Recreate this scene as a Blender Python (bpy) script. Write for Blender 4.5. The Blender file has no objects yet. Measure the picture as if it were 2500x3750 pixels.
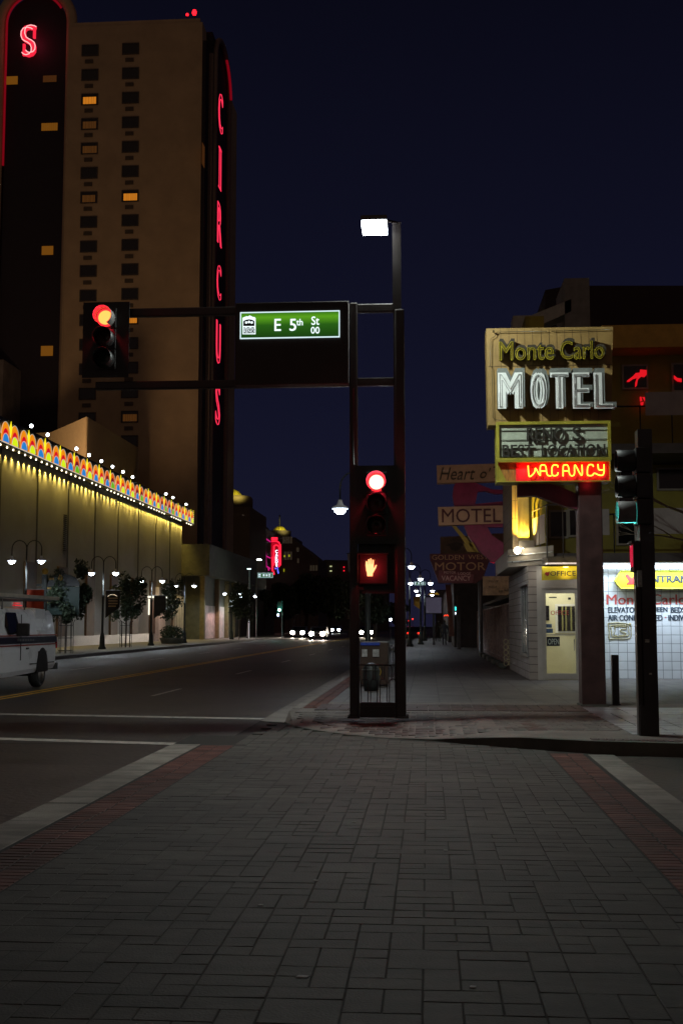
import bpy, bmesh, math, random
from mathutils import Vector, Matrix
R = math.radians
random.seed(5)
sc = bpy.context.scene
COL = sc.collection
# ------------------------------------------------------------------ camera
FPX = 4300.0; CX = 1250.0; CY = 1875.0; HC = 1.65
TH = math.atan(412/FPX); PS = math.atan(315/FPX*math.cos(TH))
cam = bpy.data.cameras.new('camera'); camo = bpy.data.objects.new('camera', cam); COL.objects.link(camo)
camo.location = (0, 0, HC); camo.rotation_euler = (math.pi/2+TH, 0, PS)
cam.sensor_fit = 'VERTICAL'; cam.sensor_height = 36; cam.sensor_width = 24; cam.lens = 36*FPX/3750
cam.clip_start = 0.1; cam.clip_end = 2000
sc.camera = camo
# ------------------------------------------------------------------ world
EXPO = 0.0
wd = bpy.data.worlds.new('World'); sc.world = wd; wd.use_nodes = True
nt = wd.node_tree; nt.nodes.clear()
out = nt.nodes.new('ShaderNodeOutputWorld'); bg = nt.nodes.new('ShaderNodeBackground')
sky = nt.nodes.new('ShaderNodeTexSky'); sky.sky_type = 'NISHITA'; sky.sun_disc = False
sky.sun_elevation = R(-6.5); sky.sun_rotation = R(0); sky.altitude = 1300; sky.ozone_density = 2.0
# night air glow over the blue of the last dusk; warm glow of the city low in the sky behind the camera
tc = nt.nodes.new('ShaderNodeTexCoord'); sep = nt.nodes.new('ShaderNodeSeparateXYZ'); nt.links.new(tc.outputs['Generated'], sep.inputs[0])
elev = nt.nodes.new('ShaderNodeValToRGB'); nt.links.new(sep.outputs[2], elev.inputs[0])
e = elev.color_ramp; e.elements[0].position = 0.0; e.elements[0].color = (0.0085, 0.0088, 0.0240, 1)
e.elements[1].position = 0.55; e.elements[1].color = (0.0023, 0.0023, 0.0060, 1)
k = e.elements.new(0.2); k.color = (0.0056, 0.0060, 0.0175, 1)
south = nt.nodes.new('ShaderNodeMapRange'); south.inputs[1].default_value = 0.2; south.inputs[2].default_value = -0.9
south.inputs[3].default_value = 0; south.inputs[4].default_value = 1; nt.links.new(sep.outputs[1], south.inputs[0])
glow = nt.nodes.new('ShaderNodeMixRGB'); glow.blend_type = 'ADD'; nt.links.new(south.outputs[0], glow.inputs[0])
nt.links.new(elev.outputs[0], glow.inputs[1]); glow.inputs[2].default_value = (0.062, 0.039, 0.021, 1)
add = nt.nodes.new('ShaderNodeMixRGB'); add.blend_type = 'ADD'; add.inputs[0].default_value = 0.02
nt.links.new(glow.outputs[0], add.inputs[1]); nt.links.new(sky.outputs[0], add.inputs[2])
nt.links.new(add.outputs[0], bg.inputs[0]); bg.inputs[1].default_value = 1.0; nt.links.new(bg.outputs[0], out.inputs[0])
vs = sc.view_settings; vs.view_transform = 'Standard'; vs.look = 'None'; vs.exposure = EXPO; vs.gamma = 1
sc.cycles.use_denoising = True
sc.cycles.max_bounces = 5; sc.cycles.diffuse_bounces = 3; sc.cycles.sample_clamp_indirect = 2.0
sc.cycles.use_light_tree = True
# ------------------------------------------------------------------ pixel -> world
Fv = Vector((-math.sin(PS)*math.cos(TH), math.cos(PS)*math.cos(TH), math.sin(TH)))
Rv = Vector((math.cos(PS), math.sin(PS), 0)); Uv = Rv.cross(Fv)
C0 = Vector((0, 0, HC))
def ray(x, y): return Fv + Rv*((x-CX)/FPX) + Uv*((CY-y)/FPX)
def aY(x, y, Y): d = ray(x, y); return C0 + d*(Y/d.y)
def aX(x, y, X): d = ray(x, y); return C0 + d*(X/d.x)
def aZ(x, y, Z): d = ray(x, y); return C0 + d*((Z-HC)/d.z)
def XY(x, Y): return aY(x, 2287, Y).x
def ZY(y, Y, x=1565): return aY(x, y, Y).z
# ------------------------------------------------------------------ materials
def lin(c): c = c/255.0; return c/12.92 if c <= 0.04045 else ((c+0.055)/1.055)**2.4
def rgb(r, g, b): return (lin(r), lin(g), lin(b), 1)
MATS = {}
def mat(name, c, rough=0.7, metal=0.0, emit=None, es=1.0, var=0.25, scale=3.0, bump=0.0, spec=0.5, coat=0, stretch=None, noshine=False):
    if name in MATS: return MATS[name]
    m = bpy.data.materials.new(name); m.use_nodes = True; t = m.node_tree; b = t.nodes['Principled BSDF']
    b.inputs['Roughness'].default_value = rough; b.inputs['Metallic'].default_value = metal
    b.inputs['Specular IOR Level'].default_value = spec; b.inputs['Coat Weight'].default_value = coat
    b.inputs['Base Color'].default_value = c
    if emit is None:
        co = t.nodes.new('ShaderNodeTexCoord'); mp = t.nodes.new('ShaderNodeMapping'); t.links.new(co.outputs['Object'], mp.inputs[0])
        if stretch: mp.inputs['Scale'].default_value = stretch
        n = t.nodes.new('ShaderNodeTexNoise'); n.inputs['Scale'].default_value = scale; n.inputs['Detail'].default_value = 6; n.inputs['Roughness'].default_value = 0.62
        t.links.new(mp.outputs[0], n.inputs[0])
        r = t.nodes.new('ShaderNodeMapRange'); r.inputs[1].default_value = 0.3; r.inputs[2].default_value = 0.7; r.inputs[3].default_value = 1-var; r.inputs[4].default_value = 1+var
        t.links.new(n.outputs[0], r.inputs[0])
        mx = t.nodes.new('ShaderNodeMixRGB'); mx.blend_type = 'MULTIPLY'; mx.inputs[0].default_value = 1; mx.inputs[1].default_value = c
        t.links.new(r.outputs[0], mx.inputs[2]); t.links.new(mx.outputs[0], b.inputs['Base Color'])
        rr = t.nodes.new('ShaderNodeMapRange'); rr.inputs[3].default_value = max(0.03, rough-0.12); rr.inputs[4].default_value = min(1, rough+0.12)
        t.links.new(n.outputs[0], rr.inputs[0]); t.links.new(rr.outputs[0], b.inputs['Roughness'])
        if bump:
            n2 = t.nodes.new('ShaderNodeTexNoise'); n2.inputs['Scale'].default_value = scale*14; n2.inputs['Detail'].default_value = 4
            t.links.new(mp.outputs[0], n2.inputs[0])
            bp = t.nodes.new('ShaderNodeBump'); bp.inputs['Strength'].default_value = bump; bp.inputs['Distance'].default_value = 0.02
            t.links.new(n2.outputs[0], bp.inputs['Height']); t.links.new(bp.outputs[0], b.inputs['Normal'])
    else:
        b.inputs['Emission Color'].default_value = emit; b.inputs['Emission Strength'].default_value = es
        if noshine: m.cycles.emission_sampling = 'NONE'
    m['c'] = list(c); MATS[name] = m
    return m
def emi(name, e, s, noshine=True): return mat(name, (0.02, 0.02, 0.02, 1), 0.5, emit=e, es=s, noshine=noshine)
def grey(v): return (v, v, v*0.98, 1)
def grid_mat(name, c, line, bw, bh, mortar, rough=0.5, offset=0.0, axes='xz', var=0.12, bump=0.4, c2=None):
    """tiles or bricks laid over a wall (object space)"""
    if name in MATS: return MATS[name]
    m = bpy.data.materials.new(name); m.use_nodes = True; t = m.node_tree; b = t.nodes['Principled BSDF']
    co = t.nodes.new('ShaderNodeTexCoord'); s = t.nodes.new('ShaderNodeSeparateXYZ'); t.links.new(co.outputs['Object'], s.inputs[0])
    cb = t.nodes.new('ShaderNodeCombineXYZ'); ix = {'x': 0, 'y': 1, 'z': 2}
    t.links.new(s.outputs[ix[axes[0]]], cb.inputs[0]); t.links.new(s.outputs[ix[axes[1]]], cb.inputs[1])
    k = t.nodes.new('ShaderNodeTexBrick'); t.links.new(cb.outputs[0], k.inputs[0])
    k.offset = offset; k.squash = 1; k.inputs['Scale'].default_value = 1; k.inputs['Brick Width'].default_value = bw; k.inputs['Row Height'].default_value = bh
    k.inputs['Mortar Size'].default_value = mortar; k.inputs['Color1'].default_value = c; k.inputs['Color2'].default_value = c2 or tuple(x*(1-var) for x in c[:3])+(1,)
    k.inputs['Mortar'].default_value = line; k.inputs['Mortar Smooth'].default_value = 0.1
    n = t.nodes.new('ShaderNodeTexNoise'); n.inputs['Scale'].default_value = 2.2; n.inputs['Detail'].default_value = 7; t.links.new(co.outputs['Object'], n.inputs[0])
    r = t.nodes.new('ShaderNodeMapRange'); r.inputs[1].default_value = .3; r.inputs[2].default_value = .7; r.inputs[3].default_value = 1-var; r.inputs[4].default_value = 1+var; t.links.new(n.outputs[0], r.inputs[0])
    mx = t.nodes.new('ShaderNodeMixRGB'); mx.blend_type = 'MULTIPLY'; mx.inputs[0].default_value = 1
    t.links.new(k.outputs[0], mx.inputs[1]); t.links.new(r.outputs[0], mx.inputs[2]); t.links.new(mx.outputs[0], b.inputs['Base Color'])
    bp = t.nodes.new('ShaderNodeBump'); bp.invert = True; bp.inputs['Strength'].default_value = bump; bp.inputs['Distance'].default_value = 0.01
    t.links.new(k.outputs['Fac'], bp.inputs['Height']); t.links.new(bp.outputs[0], b.inputs['Normal'])
    b.inputs['Roughness'].default_value = rough; MATS[name] = m
    return m
def glass(name, rough=0.02, tint=(1, 1, 1, 1)):
    if name in MATS: return MATS[name]
    m = bpy.data.materials.new(name); m.use_nodes = True; t = m.node_tree; t.nodes.remove(t.nodes['Principled BSDF'])
    o = t.nodes['Material Output']; tr = t.nodes.new('ShaderNodeBsdfTransparent'); tr.inputs[0].default_value = tint
    gl = t.nodes.new('ShaderNodeBsdfGlossy'); gl.inputs['Roughness'].default_value = rough
    lw = t.nodes.new('ShaderNodeFresnel'); lw.inputs[0].default_value = 1.5; ms = t.nodes.new('ShaderNodeMixShader')
    t.links.new(lw.outputs[0], ms.inputs[0]); t.links.new(tr.outputs[0], ms.inputs[1]); t.links.new(gl.outputs[0], ms.inputs[2]); t.links.new(ms.outputs[0], o.inputs[0])
    MATS[name] = m; return m
# ------------------------------------------------------------------ objects
def tag(o, label=None, cat=None, group=None, kind=None):
    if label: o['label'] = label
    if cat: o['category'] = cat
    if group: o['group'] = group
    if kind: o['kind'] = kind
    return o
def wloc(o):
    v = Vector((0, 0, 0))
    while o is not None: v += o.location; o = o.parent
    return v
def thing(name, loc, label, cat, group=None):
    o = bpy.data.objects.new(name, None); COL.objects.link(o); o.location = loc; o.empty_display_size = 0.2
    return tag(o, label, cat, group)
class MB:
    def __init__(s): s.v = []; s.f = []; s.m = []; s.sm = []; s.tone = None
    def add(s, vs_, fs, mi=0, smooth=False):
        b = len(s.v); s.v += [tuple(v) for v in vs_]
        for f in fs: s.f.append(tuple(b+i for i in f)); s.m.append(mi); s.sm.append(smooth)
        return s
    def box(s, a, b, mi=0):
        x0, x1 = sorted((a[0], b[0])); y0, y1 = sorted((a[1], b[1])); z0, z1 = sorted((a[2], b[2]))
        return s.add([(x0,y0,z0),(x1,y0,z0),(x1,y1,z0),(x0,y1,z0),(x0,y0,z1),(x1,y0,z1),(x1,y1,z1),(x0,y1,z1)],
              [(0,3,2,1),(4,5,6,7),(0,1,5,4),(1,2,6,5),(2,3,7,6),(3,0,4,7)], mi)
    def bev(s, a, b, r=0.01, mi=0):
        bm = bmesh.new(); x0, x1 = sorted((a[0], b[0])); y0, y1 = sorted((a[1], b[1])); z0, z1 = sorted((a[2], b[2]))
        bmesh.ops.create_cube(bm, size=1, matrix=Matrix.Translation(((x0+x1)/2, (y0+y1)/2, (z0+z1)/2)) @ Matrix.Diagonal((x1-x0, y1-y0, z1-z0, 1)))
        r = min(r, .45*min(x1-x0, y1-y0, z1-z0))
        bmesh.ops.bevel(bm, geom=bm.edges[:], offset=r, segments=2, affect='EDGES', profile=0.6)
        bm.verts.index_update(); s.add([v.co[:] for v in bm.verts], [[v.index for v in f.verts] for f in bm.faces], mi); bm.free(); return s
    def prism(s, pts, d, mi=0):
        """closed planar polygon pts (3-D), swept by vector d"""
        n = len(pts); d = Vector(d); P = [Vector(p) for p in pts]; Q = [p+d for p in P]
        nrm = Vector((0, 0, 0))
        for i in range(n): nrm += P[i].cross(P[(i+1) % n])
        fl = nrm.dot(d) > 0
        a = list(range(n)); b = list(range(n, 2*n))
        fs = [a[::-1] if fl else a, b if fl else b[::-1]]
        for i in range(n):
            j = (i+1) % n; fs.append((i, j, n+j, n+i) if fl else (i, n+i, n+j, j))
        return s.add([p[:] for p in P+Q], fs, mi)
    def tube(s, pts, r, n=8, mi=0, cap=True, closed=False, smooth=True):
        P = [Vector(p) for p in pts]; rr = r if isinstance(r, (list, tuple)) else [r]*len(P)
        vs_, fs = [], []; N = len(P); ref = None
        for i, p in enumerate(P):
            if closed: t = P[(i+1) % N]-P[i-1]
            else: t = P[min(i+1, N-1)]-P[max(i-1, 0)]
            t.normalize()
            if ref is None: ref = Vector((0, 0, 1)) if abs(t.z) < 0.9 else Vector((1, 0, 0))
            a = (ref - t*ref.dot(t))
            if a.length < 1e-4: a = Vector((0, 1, 0)) - t*t.y
            a.normalize(); ref = a; b = t.cross(a)
            for k in range(n):
                w = 2*math.pi*k/n; vs_.append((p+(a*math.cos(w)+b*math.sin(w))*rr[i])[:])
        M = N if closed else N-1
        for i in range(M):
            for k in range(n):
                k2 = (k+1) % n; i2 = (i+1) % N; fs.append((i*n+k, i2*n+k, i2*n+k2, i*n+k2)[::-1])
        if cap and not closed: fs.append(tuple(range(n))); fs.append(tuple(range((N-1)*n, N*n))[::-1])
        return s.add(vs_, fs, mi, smooth)
    def lathe(s, prof, c, n=20, mi=0, axis='z', smooth=True):
        """prof: (radius, height) pairs"""
        vs_, fs = [], []; c = Vector(c)
        for (r, h) in prof:
            for k in range(n):
                w = 2*math.pi*k/n; a, b = r*math.cos(w), r*math.sin(w)
                p = (a, b, h) if axis == 'z' else ((a, h, b) if axis == 'y' else (h, a, b))
                vs_.append((c+Vector(p))[:])
        for i in range(len(prof)-1):
            for k in range(n):
                k2 = (k+1) % n; q = (i*n+k, i*n+k2, (i+1)*n+k2, (i+1)*n+k)
                fs.append(q if axis != 'y' else q[::-1])
        fs.append(tuple(range(n))[::-1]); fs.append(tuple(range((len(prof)-1)*n, len(prof)*n)))
        return s.add(vs_, fs, mi, smooth)
    def ball(s, c, r, mi=0, n=12, sx=1, sy=1, sz=1):
        pr = []
        m = max(4, n//2)
        bm = bmesh.new(); bmesh.ops.create_uvsphere(bm, u_segments=n, v_segments=m, radius=r)
        bm.verts.index_update(); s.add([(c[0]+v.co.x*sx, c[1]+v.co.y*sy, c[2]+v.co.z*sz) for v in bm.verts], [[v.index for v in f.verts] for f in bm.faces], mi, True); bm.free(); return s
    def build(s, name, mats, parent=None, base=None):
        me = bpy.data.meshes.new(name)
        if not isinstance(mats, (list, tuple)): mats = [mats]
        if parent is not None: o0 = wloc(parent)
        else:
            xs = [v[0] for v in s.v]; ys = [v[1] for v in s.v]; zs = [v[2] for v in s.v]
            o0 = Vector(((min(xs)+max(xs))/2, (min(ys)+max(ys))/2, min(zs))) if base is None else Vector(base)
        me.from_pydata([(v[0]-o0.x, v[1]-o0.y, v[2]-o0.z) for v in s.v], [], s.f)
        for m in mats: me.materials.append(m)
        for i, p in enumerate(me.polygons): p.material_index = s.m[i]; p.use_smooth = s.sm[i]
        if s.tone:
            at = me.color_attributes.new('tone', 'FLOAT_COLOR', 'CORNER')
            for p in me.polygons:
                q = s.tone[p.index]
                for li in p.loop_indices: at.data[li].color = (q, q, q, 1)
        me.update()
        o = bpy.data.objects.new(name, me); COL.objects.link(o)
        if parent is not None: o.parent = parent
        else: o.location = o0
        return o
def children(o): return [c for c in bpy.data.objects if c.parent == o]
KIDS = {}
def tree_of(o): return (o, [tree_of(c) for c in children(o)])
def copy_tree(t, parent=None, loc=None, rz=None):
    c = t[0].copy(); COL.objects.link(c)
    if parent is not None: c.parent = parent
    if loc is not None: c.location = loc
    if rz is not None: c.rotation_euler = (0, 0, rz)
    for k in t[1]: copy_tree(k, c)
    return c
_tc = {}
def text_mesh(s, depth, bold, tube=0.0, res=3, shear=0.0):
    key = (s, depth, bold, tube, res, shear)
    if key in _tc: return _tc[key]
    cu = bpy.data.curves.new('t', 'FONT'); cu.body = s; cu.size = 1; cu.resolution_u = res; cu.shear = shear
    cu.offset = bold
    if tube: cu.fill_mode = 'NONE'; cu.bevel_depth = tube; cu.bevel_resolution = 1
    else: cu.extrude = 0.5
    o = bpy.data.objects.new('t', cu); COL.objects.link(o)
    dg = bpy.context.evaluated_depsgraph_get(); dg.update(); me = bpy.data.meshes.new_from_object(o.evaluated_get(dg))
    V = [v.co.copy() for v in me.vertices]; F = [tuple(p.vertices) for p in me.polygons]
    bpy.data.objects.remove(o); bpy.data.curves.remove(cu); bpy.data.meshes.remove(me)
    _tc[key] = (V, F); return V, F
def text(mb, s, org, w, h, right=(1, 0, 0), up=(0, 0, 1), depth=0.01, bold=0.0, mi=0, tube=0.0, shear=0.0):
    """writes s into mb: box org..org+right*w+up*h, thickness depth along right x up (towards the reader)"""
    if bold > 0.0 and not tube:
        k = bold*h*.8; rt = Vector(right).normalized(); nn = rt.cross(Vector(up).normalized())
        for i in (-1, 0, 1): text(mb, s, Vector(org)+rt*(k*(i+1)*.5)+nn*(.0011*(i+1)), w-k, h, right, up, depth, 0.0, mi, 0, shear)
        return mb
    V, F = text_mesh(s, 1, bold, tube, shear=shear)
    x0 = min(v.x for v in V); x1 = max(v.x for v in V); y0 = min(v.y for v in V); y1 = max(v.y for v in V)
    right = Vector(right).normalized(); up = Vector(up).normalized(); nrm = right.cross(up)
    kz = (h/(y1-y0)) if tube else depth
    vs_ = [Vector(org)+right*((v.x-x0)/(x1-x0)*w)+up*((v.y-y0)/(y1-y0)*h)+nrm*((v.z+(0 if tube else 0.5))*kz) for v in V]
    mb.add([v[:] for v in vs_], F, mi, bool(tube)); return mb
def ptext(mb, s, x0, y0, x1, y1, Y, **k):
    """text filling the box between image points at wall distance Y (top-left x0,y0 / bottom-right x1,y1)"""
    a = aY(x0, y1, Y); b = aY(x1, y0, Y); return text(mb, s, a, b.x-a.x, b.z-a.z, **k)
def lamp(name, kind, loc, power, color, parent=None, size=0.1, spot=None, rot=None, blend=0.4):
    l = bpy.data.lights.new(name, kind); l.energy = power; l.color = color
    if kind == 'POINT' or kind == 'SPOT': l.shadow_soft_size = size
    if kind == 'SPOT': l.spot_size = R(spot or 120); l.spot_blend = blend
    if kind == 'AREA': l.shape = 'RECTANGLE'; l.size = size[0]; l.size_y = size[1]
    o = bpy.data.objects.new(name, l); COL.objects.link(o)
    if parent is not None: o.parent = parent; o.location = Vector(loc)-wloc(parent)
    else: o.location = loc
    if rot: o.rotation_euler = rot
    return o
# palette
ASPH = mat('asphalt', (0.044, 0.034, 0.027, 1), 0.55, var=0.5, scale=0.9, bump=0.5)
def crack(m):
    t = m.node_tree; b = t.nodes['Principled BSDF']; old = b.inputs['Base Color'].links[0].from_socket
    co = t.nodes.new('ShaderNodeTexCoord'); n = t.nodes.new('ShaderNodeTexNoise'); n.inputs['Scale'].default_value = .8; n.inputs['Detail'].default_value = 6; t.links.new(co.outputs['Object'], n.inputs[0])
    ad = t.nodes.new('ShaderNodeMixRGB'); ad.blend_type = 'ADD'; ad.inputs[0].default_value = 1.6; t.links.new(co.outputs['Object'], ad.inputs[1]); t.links.new(n.outputs[1], ad.inputs[2])
    v = t.nodes.new('ShaderNodeTexVoronoi'); v.feature = 'DISTANCE_TO_EDGE'; v.inputs['Scale'].default_value = .28; t.links.new(ad.outputs[0], v.inputs['Vector'])
    r = t.nodes.new('ShaderNodeMapRange'); r.inputs[1].default_value = .003; r.inputs[2].default_value = .009; r.inputs[3].default_value = .4; r.inputs[4].default_value = 1; t.links.new(v.outputs['Distance'], r.inputs[0])
    v2 = t.nodes.new('ShaderNodeTexVoronoi'); v2.inputs['Scale'].default_value = .22; v2.distance = 'CHEBYCHEV'; t.links.new(co.outputs['Object'], v2.inputs['Vector'])
    s2_ = t.nodes.new('ShaderNodeSeparateXYZ'); t.links.new(v2.outputs['Color'], s2_.inputs[0]); r2 = t.nodes.new('ShaderNodeMapRange'); r2.inputs[3].default_value = .75; r2.inputs[4].default_value = 1.25; t.links.new(s2_.outputs[0], r2.inputs[0])
    mm = t.nodes.new('ShaderNodeMath'); mm.operation = 'MULTIPLY'; t.links.new(r.outputs[0], mm.inputs[0]); t.links.new(r2.outputs[0], mm.inputs[1])
    mx = t.nodes.new('ShaderNodeMixRGB'); mx.blend_type = 'MULTIPLY'; mx.inputs[0].default_value = 1; t.links.new(old, mx.inputs[1]); t.links.new(mm.outputs[0], mx.inputs[2]); t.links.new(mx.outputs[0], b.inputs['Base Color'])
crack(ASPH)
ASPH2 = mat('asphalt_band', (0.034, 0.030, 0.027, 1), 0.55, var=0.3, scale=0.9, bump=0.6)
CONC = mat('concrete', (0.20, 0.175, 0.16, 1), 0.8, var=0.3, scale=1.6, bump=0.35)
CONCD = mat('dark_concrete', (0.085, 0.085, 0.07, 1), 0.75, var=0.4, scale=1.1, bump=0.35)
BLACKM = mat('black_painted_metal', (0.018, 0.017, 0.017, 1), 0.42, var=0.3, scale=4, bump=0.05)
GREYM = mat('grey_metal', (0.10, 0.10, 0.10, 1), 0.45, metal=0.3, var=0.3, scale=5)
CHROME = mat('bright_metal', (0.5, 0.5, 0.5, 1), 0.3, metal=0.9, var=0.2, scale=8)
WHITEP = mat('white_paint', (0.75, 0.75, 0.73, 1), 0.5, var=0.12, scale=3)
BEIGE = mat('beige_stucco', (0.40, 0.29, 0.17, 1), 0.9, var=0.14, scale=0.35, bump=0.2)
def ss(name, mb, m, kind='structure', **k): return tag(mb.build(name, m, **k), kind=kind)
# ================================================================== GROUND
g = MB(); g.add([(-400, -60, -0.012), (400, -60, -0.012), (400, 900, -0.012), (-400, 900, -0.012)], [(0, 1, 2, 3)])
ss('ground', g, mat('ground_asphalt', (0.024, 0.022, 0.021, 1), 0.8, var=0.4, scale=0.3))
g = MB(); g.add([(-17.6, 21.2, 0), (-2.86, 21.2, 0), (-2.86, 420, 0), (-17.6, 420, 0)], [(0, 1, 2, 3)])
ss('road', g, ASPH)
g = MB()
g.add([(-60, -12, 0), (-3.5, -12, 0), (-3.5, 16.2, 0), (-60, 16.2, 0)], [(0, 1, 2, 3)])
g.add([(2.32, -12, 0), (60, -12, 0), (60, 14.9, 0), (2.32, 15.2, 0)], [(0, 1, 2, 3)])
ss('cross_street', g, ASPH)
g = MB(); g.add([(-60, 16.2, 0.004), (-3.0, 16.2, 0.004), (-2.87, 16.9, 0.004), (-2.87, 21.2, 0.004), (-60, 21.2, 0.004)], [(0, 1, 2, 3, 4)])
ss('side_crosswalk', g, ASPH2)
def paint_mat(name, c, wear=0.5):
    m = mat(name, c, 0.6, var=0.35, scale=5); t = m.node_tree; b = t.nodes['Principled BSDF']
    n = t.nodes.new('ShaderNodeTexNoise'); n.inputs['Scale'].default_value = 9; n.inputs['Detail'].default_value = 8
    co = t.nodes.new('ShaderNodeTexCoord'); t.links.new(co.outputs['Object'], n.inputs[0])
    r = t.nodes.new('ShaderNodeMapRange'); r.inputs[1].default_value = wear-0.08; r.inputs[2].default_value = wear+0.08; t.links.new(n.outputs[0], r.inputs[0])
    old = b.inputs['Base Color'].links[0].from_socket
    mx = t.nodes.new('ShaderNodeMixRGB'); mx.inputs[1].default_value = (0.035, 0.032, 0.03, 1); t.links.new(r.outputs[0], mx.inputs[0]); t.links.new(old, mx.inputs[2]); t.links.new(mx.outputs[0], b.inputs['Base Color'])
    return m
WP = paint_mat('worn_white_road_paint', (0.46, 0.43, 0.38, 1), 0.36)
YP = paint_mat('worn_yellow_road_paint', (0.80, 0.42, 0.03, 1), 0.26)
def quadline(mb, p, q, w, z=0.009):
    p = Vector((p[0], p[1], z)); q = Vector((q[0], q[1], z)); d = (q-p).normalized(); n = Vector((-d.y, d.x, 0))*w/2
    mb.add([(p-n)[:], (p+n)[:], (q+n)[:], (q-n)[:]][::-1], [(0, 1, 2, 3)])
g = MB(); quadline(g, aZ(-150, 2703, 0), aZ(735, 2729, 0), 0.30); quadline(g, aZ(-200, 2613, 0), aZ(962, 2634, 0), 0.28)
ss('crosswalk_line', g, WP)
g = MB()
for dx in (-0.13, 0.13):
    g.add([(-9.55+dx-0.065, 21.6, .008), (-9.55+dx+0.065, 21.6, .008), (-9.45+dx+0.065, 110, .008), (-9.45+dx-.065, 110, .008)], [(0, 1, 2, 3)])
    s = 1 if dx > 0 else -1
    g.add([(-9.45+dx-.065, 110, .008), (-9.45+dx+.065, 110, .008), (-8.4+dx*5+.06, 260, .008), (-8.4+dx*5-.06, 260, .008)], [(0, 1, 2, 3)])
ss('centre_line', g, YP)
g = MB()
for k_ in range(12):
    y0 = 27.0+12.1*k_
    quadline(g, (-6.35, y0), (-6.33, y0+3.1), 0.11)
    quadline(g, (-12.9, y0+3), (-12.9, y0+6.1), 0.11)
ss('lane_line', g, WP)
# ---- pavers of the near crosswalk: real blocks over a dark joint bed
def tone_mat(name, c1, c2, rough=0.75, scale=7, bump=0.5):
    m = bpy.data.materials.new(name); m.use_nodes = True; t = m.node_tree; b = t.nodes['Principled BSDF']
    a = t.nodes.new('ShaderNodeAttribute'); a.attribute_name = 'tone'
    n = t.nodes.new('ShaderNodeTexNoise'); n.inputs['Scale'].default_value = scale; n.inputs['Detail'].default_value = 7; n.inputs['Roughness'].default_value = .7
    n3 = t.nodes.new('ShaderNodeTexNoise'); n3.inputs['Scale'].default_value = 0.55; n3.inputs['Detail'].default_value = 4
    co = t.nodes.new('ShaderNodeTexCoord'); t.links.new(co.outputs['Object'], n.inputs[0]); t.links.new(co.outputs['Object'], n3.inputs[0])
    mx = t.nodes.new('ShaderNodeMixRGB'); mx.inputs[1].default_value = c1; mx.inputs[2].default_value = c2; t.links.new(a.outputs['Fac'], mx.inputs[0])
    r = t.nodes.new('ShaderNodeMapRange'); r.inputs[1].default_value = .3; r.inputs[2].default_value = .7; r.inputs[3].default_value = .72; r.inputs[4].default_value = 1.28; t.links.new(n.outputs[0], r.inputs[0])
    r3 = t.nodes.new('ShaderNodeMapRange'); r3.inputs[1].default_value = .3; r3.inputs[2].default_value = .7; r3.inputs[3].default_value = .6; r3.inputs[4].default_value = 1.35; t.links.new(n3.outputs[0], r3.inputs[0])
    ml = t.nodes.new('ShaderNodeMath'); ml.operation = 'MULTIPLY'; t.links.new(r.outputs[0], ml.inputs[0]); t.links.new(r3.outputs[0], ml.inputs[1])
    m2 = t.nodes.new('ShaderNodeMixRGB'); m2.blend_type = 'MULTIPLY'; m2.inputs[0].default_value = 1; t.links.new(mx.outputs[0], m2.inputs[1]); t.links.new(ml.outputs[0], m2.inputs[2]); t.links.new(m2.outputs[0], b.inputs['Base Color'])
    n2 = t.nodes.new('ShaderNodeTexNoise'); n2.inputs['Scale'].default_value = 70; n2.inputs['Detail'].default_value = 3; t.links.new(co.outputs['Object'], n2.inputs[0])
    bp = t.nodes.new('ShaderNodeBump'); bp.inputs['Strength'].default_value = bump; bp.inputs['Distance'].default_value = .006; t.links.new(n2.outputs[0], bp.inputs['Height']); t.links.new(bp.outputs[0], b.inputs['Normal'])
    vo = t.nodes.new('ShaderNodeTexVoronoi'); vo.inputs['Scale'].default_value = 2.1; t.links.new(co.outputs['Object'], vo.inputs['Vector'])
    vr = t.nodes.new('ShaderNodeMapRange'); vr.inputs[1].default_value = .035; vr.inputs[2].default_value = .05; vr.inputs[3].default_value = .45; vr.inputs[4].default_value = 1; t.links.new(vo.outputs['Distance'], vr.inputs[0])
    wv = t.nodes.new('ShaderNodeTexNoise'); wv.inputs['Scale'].default_value = .9; wv.inputs['Detail'].default_value = 5; wv.inputs['Distortion'].default_value = 1.5
    mw = t.nodes.new('ShaderNodeMapping'); mw.inputs['Scale'].default_value = (.35, 2.6, 1); t.links.new(co.outputs['Object'], mw.inputs[0]); t.links.new(mw.outputs[0], wv.inputs[0])
    wr = t.nodes.new('ShaderNodeMapRange'); wr.inputs[1].default_value = .42; wr.inputs[2].default_value = .6; wr.inputs[3].default_value = .68; wr.inputs[4].default_value = 1.08; t.links.new(wv.outputs[0], wr.inputs[0])
    m3 = t.nodes.new('ShaderNodeMath'); m3.operation = 'MULTIPLY'; t.links.new(vr.outputs[0], m3.inputs[0]); t.links.new(wr.outputs[0], m3.inputs[1])
    m4 = t.nodes.new('ShaderNodeMixRGB'); m4.blend_type = 'MULTIPLY'; m4.inputs[0].default_value = 1; t.links.new(m2.outputs[0], m4.inputs[1]); t.links.new(m3.outputs[0], m4.inputs[2]); t.links.new(m4.outputs[0], b.inputs['Base Color'])
    b.inputs['Roughness'].default_value = rough; return m
PAV = tone_mat('grey_paver', (0.046, 0.045, 0.038, 1), (0.066, 0.062, 0.052, 1))
BRK = tone_mat('red_brick_paver', (0.095, 0.028, 0.019, 1), (0.15, 0.050, 0.034, 1))
TILE = tone_mat('plaza_paver', (0.17, 0.16, 0.17, 1), (0.28, 0.265, 0.28, 1), rough=0.36)
REDT = tone_mat('dull_red_paver', (0.050, 0.026, 0.023, 1), (0.08, 0.042, 0.036, 1), rough=0.6)
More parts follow.
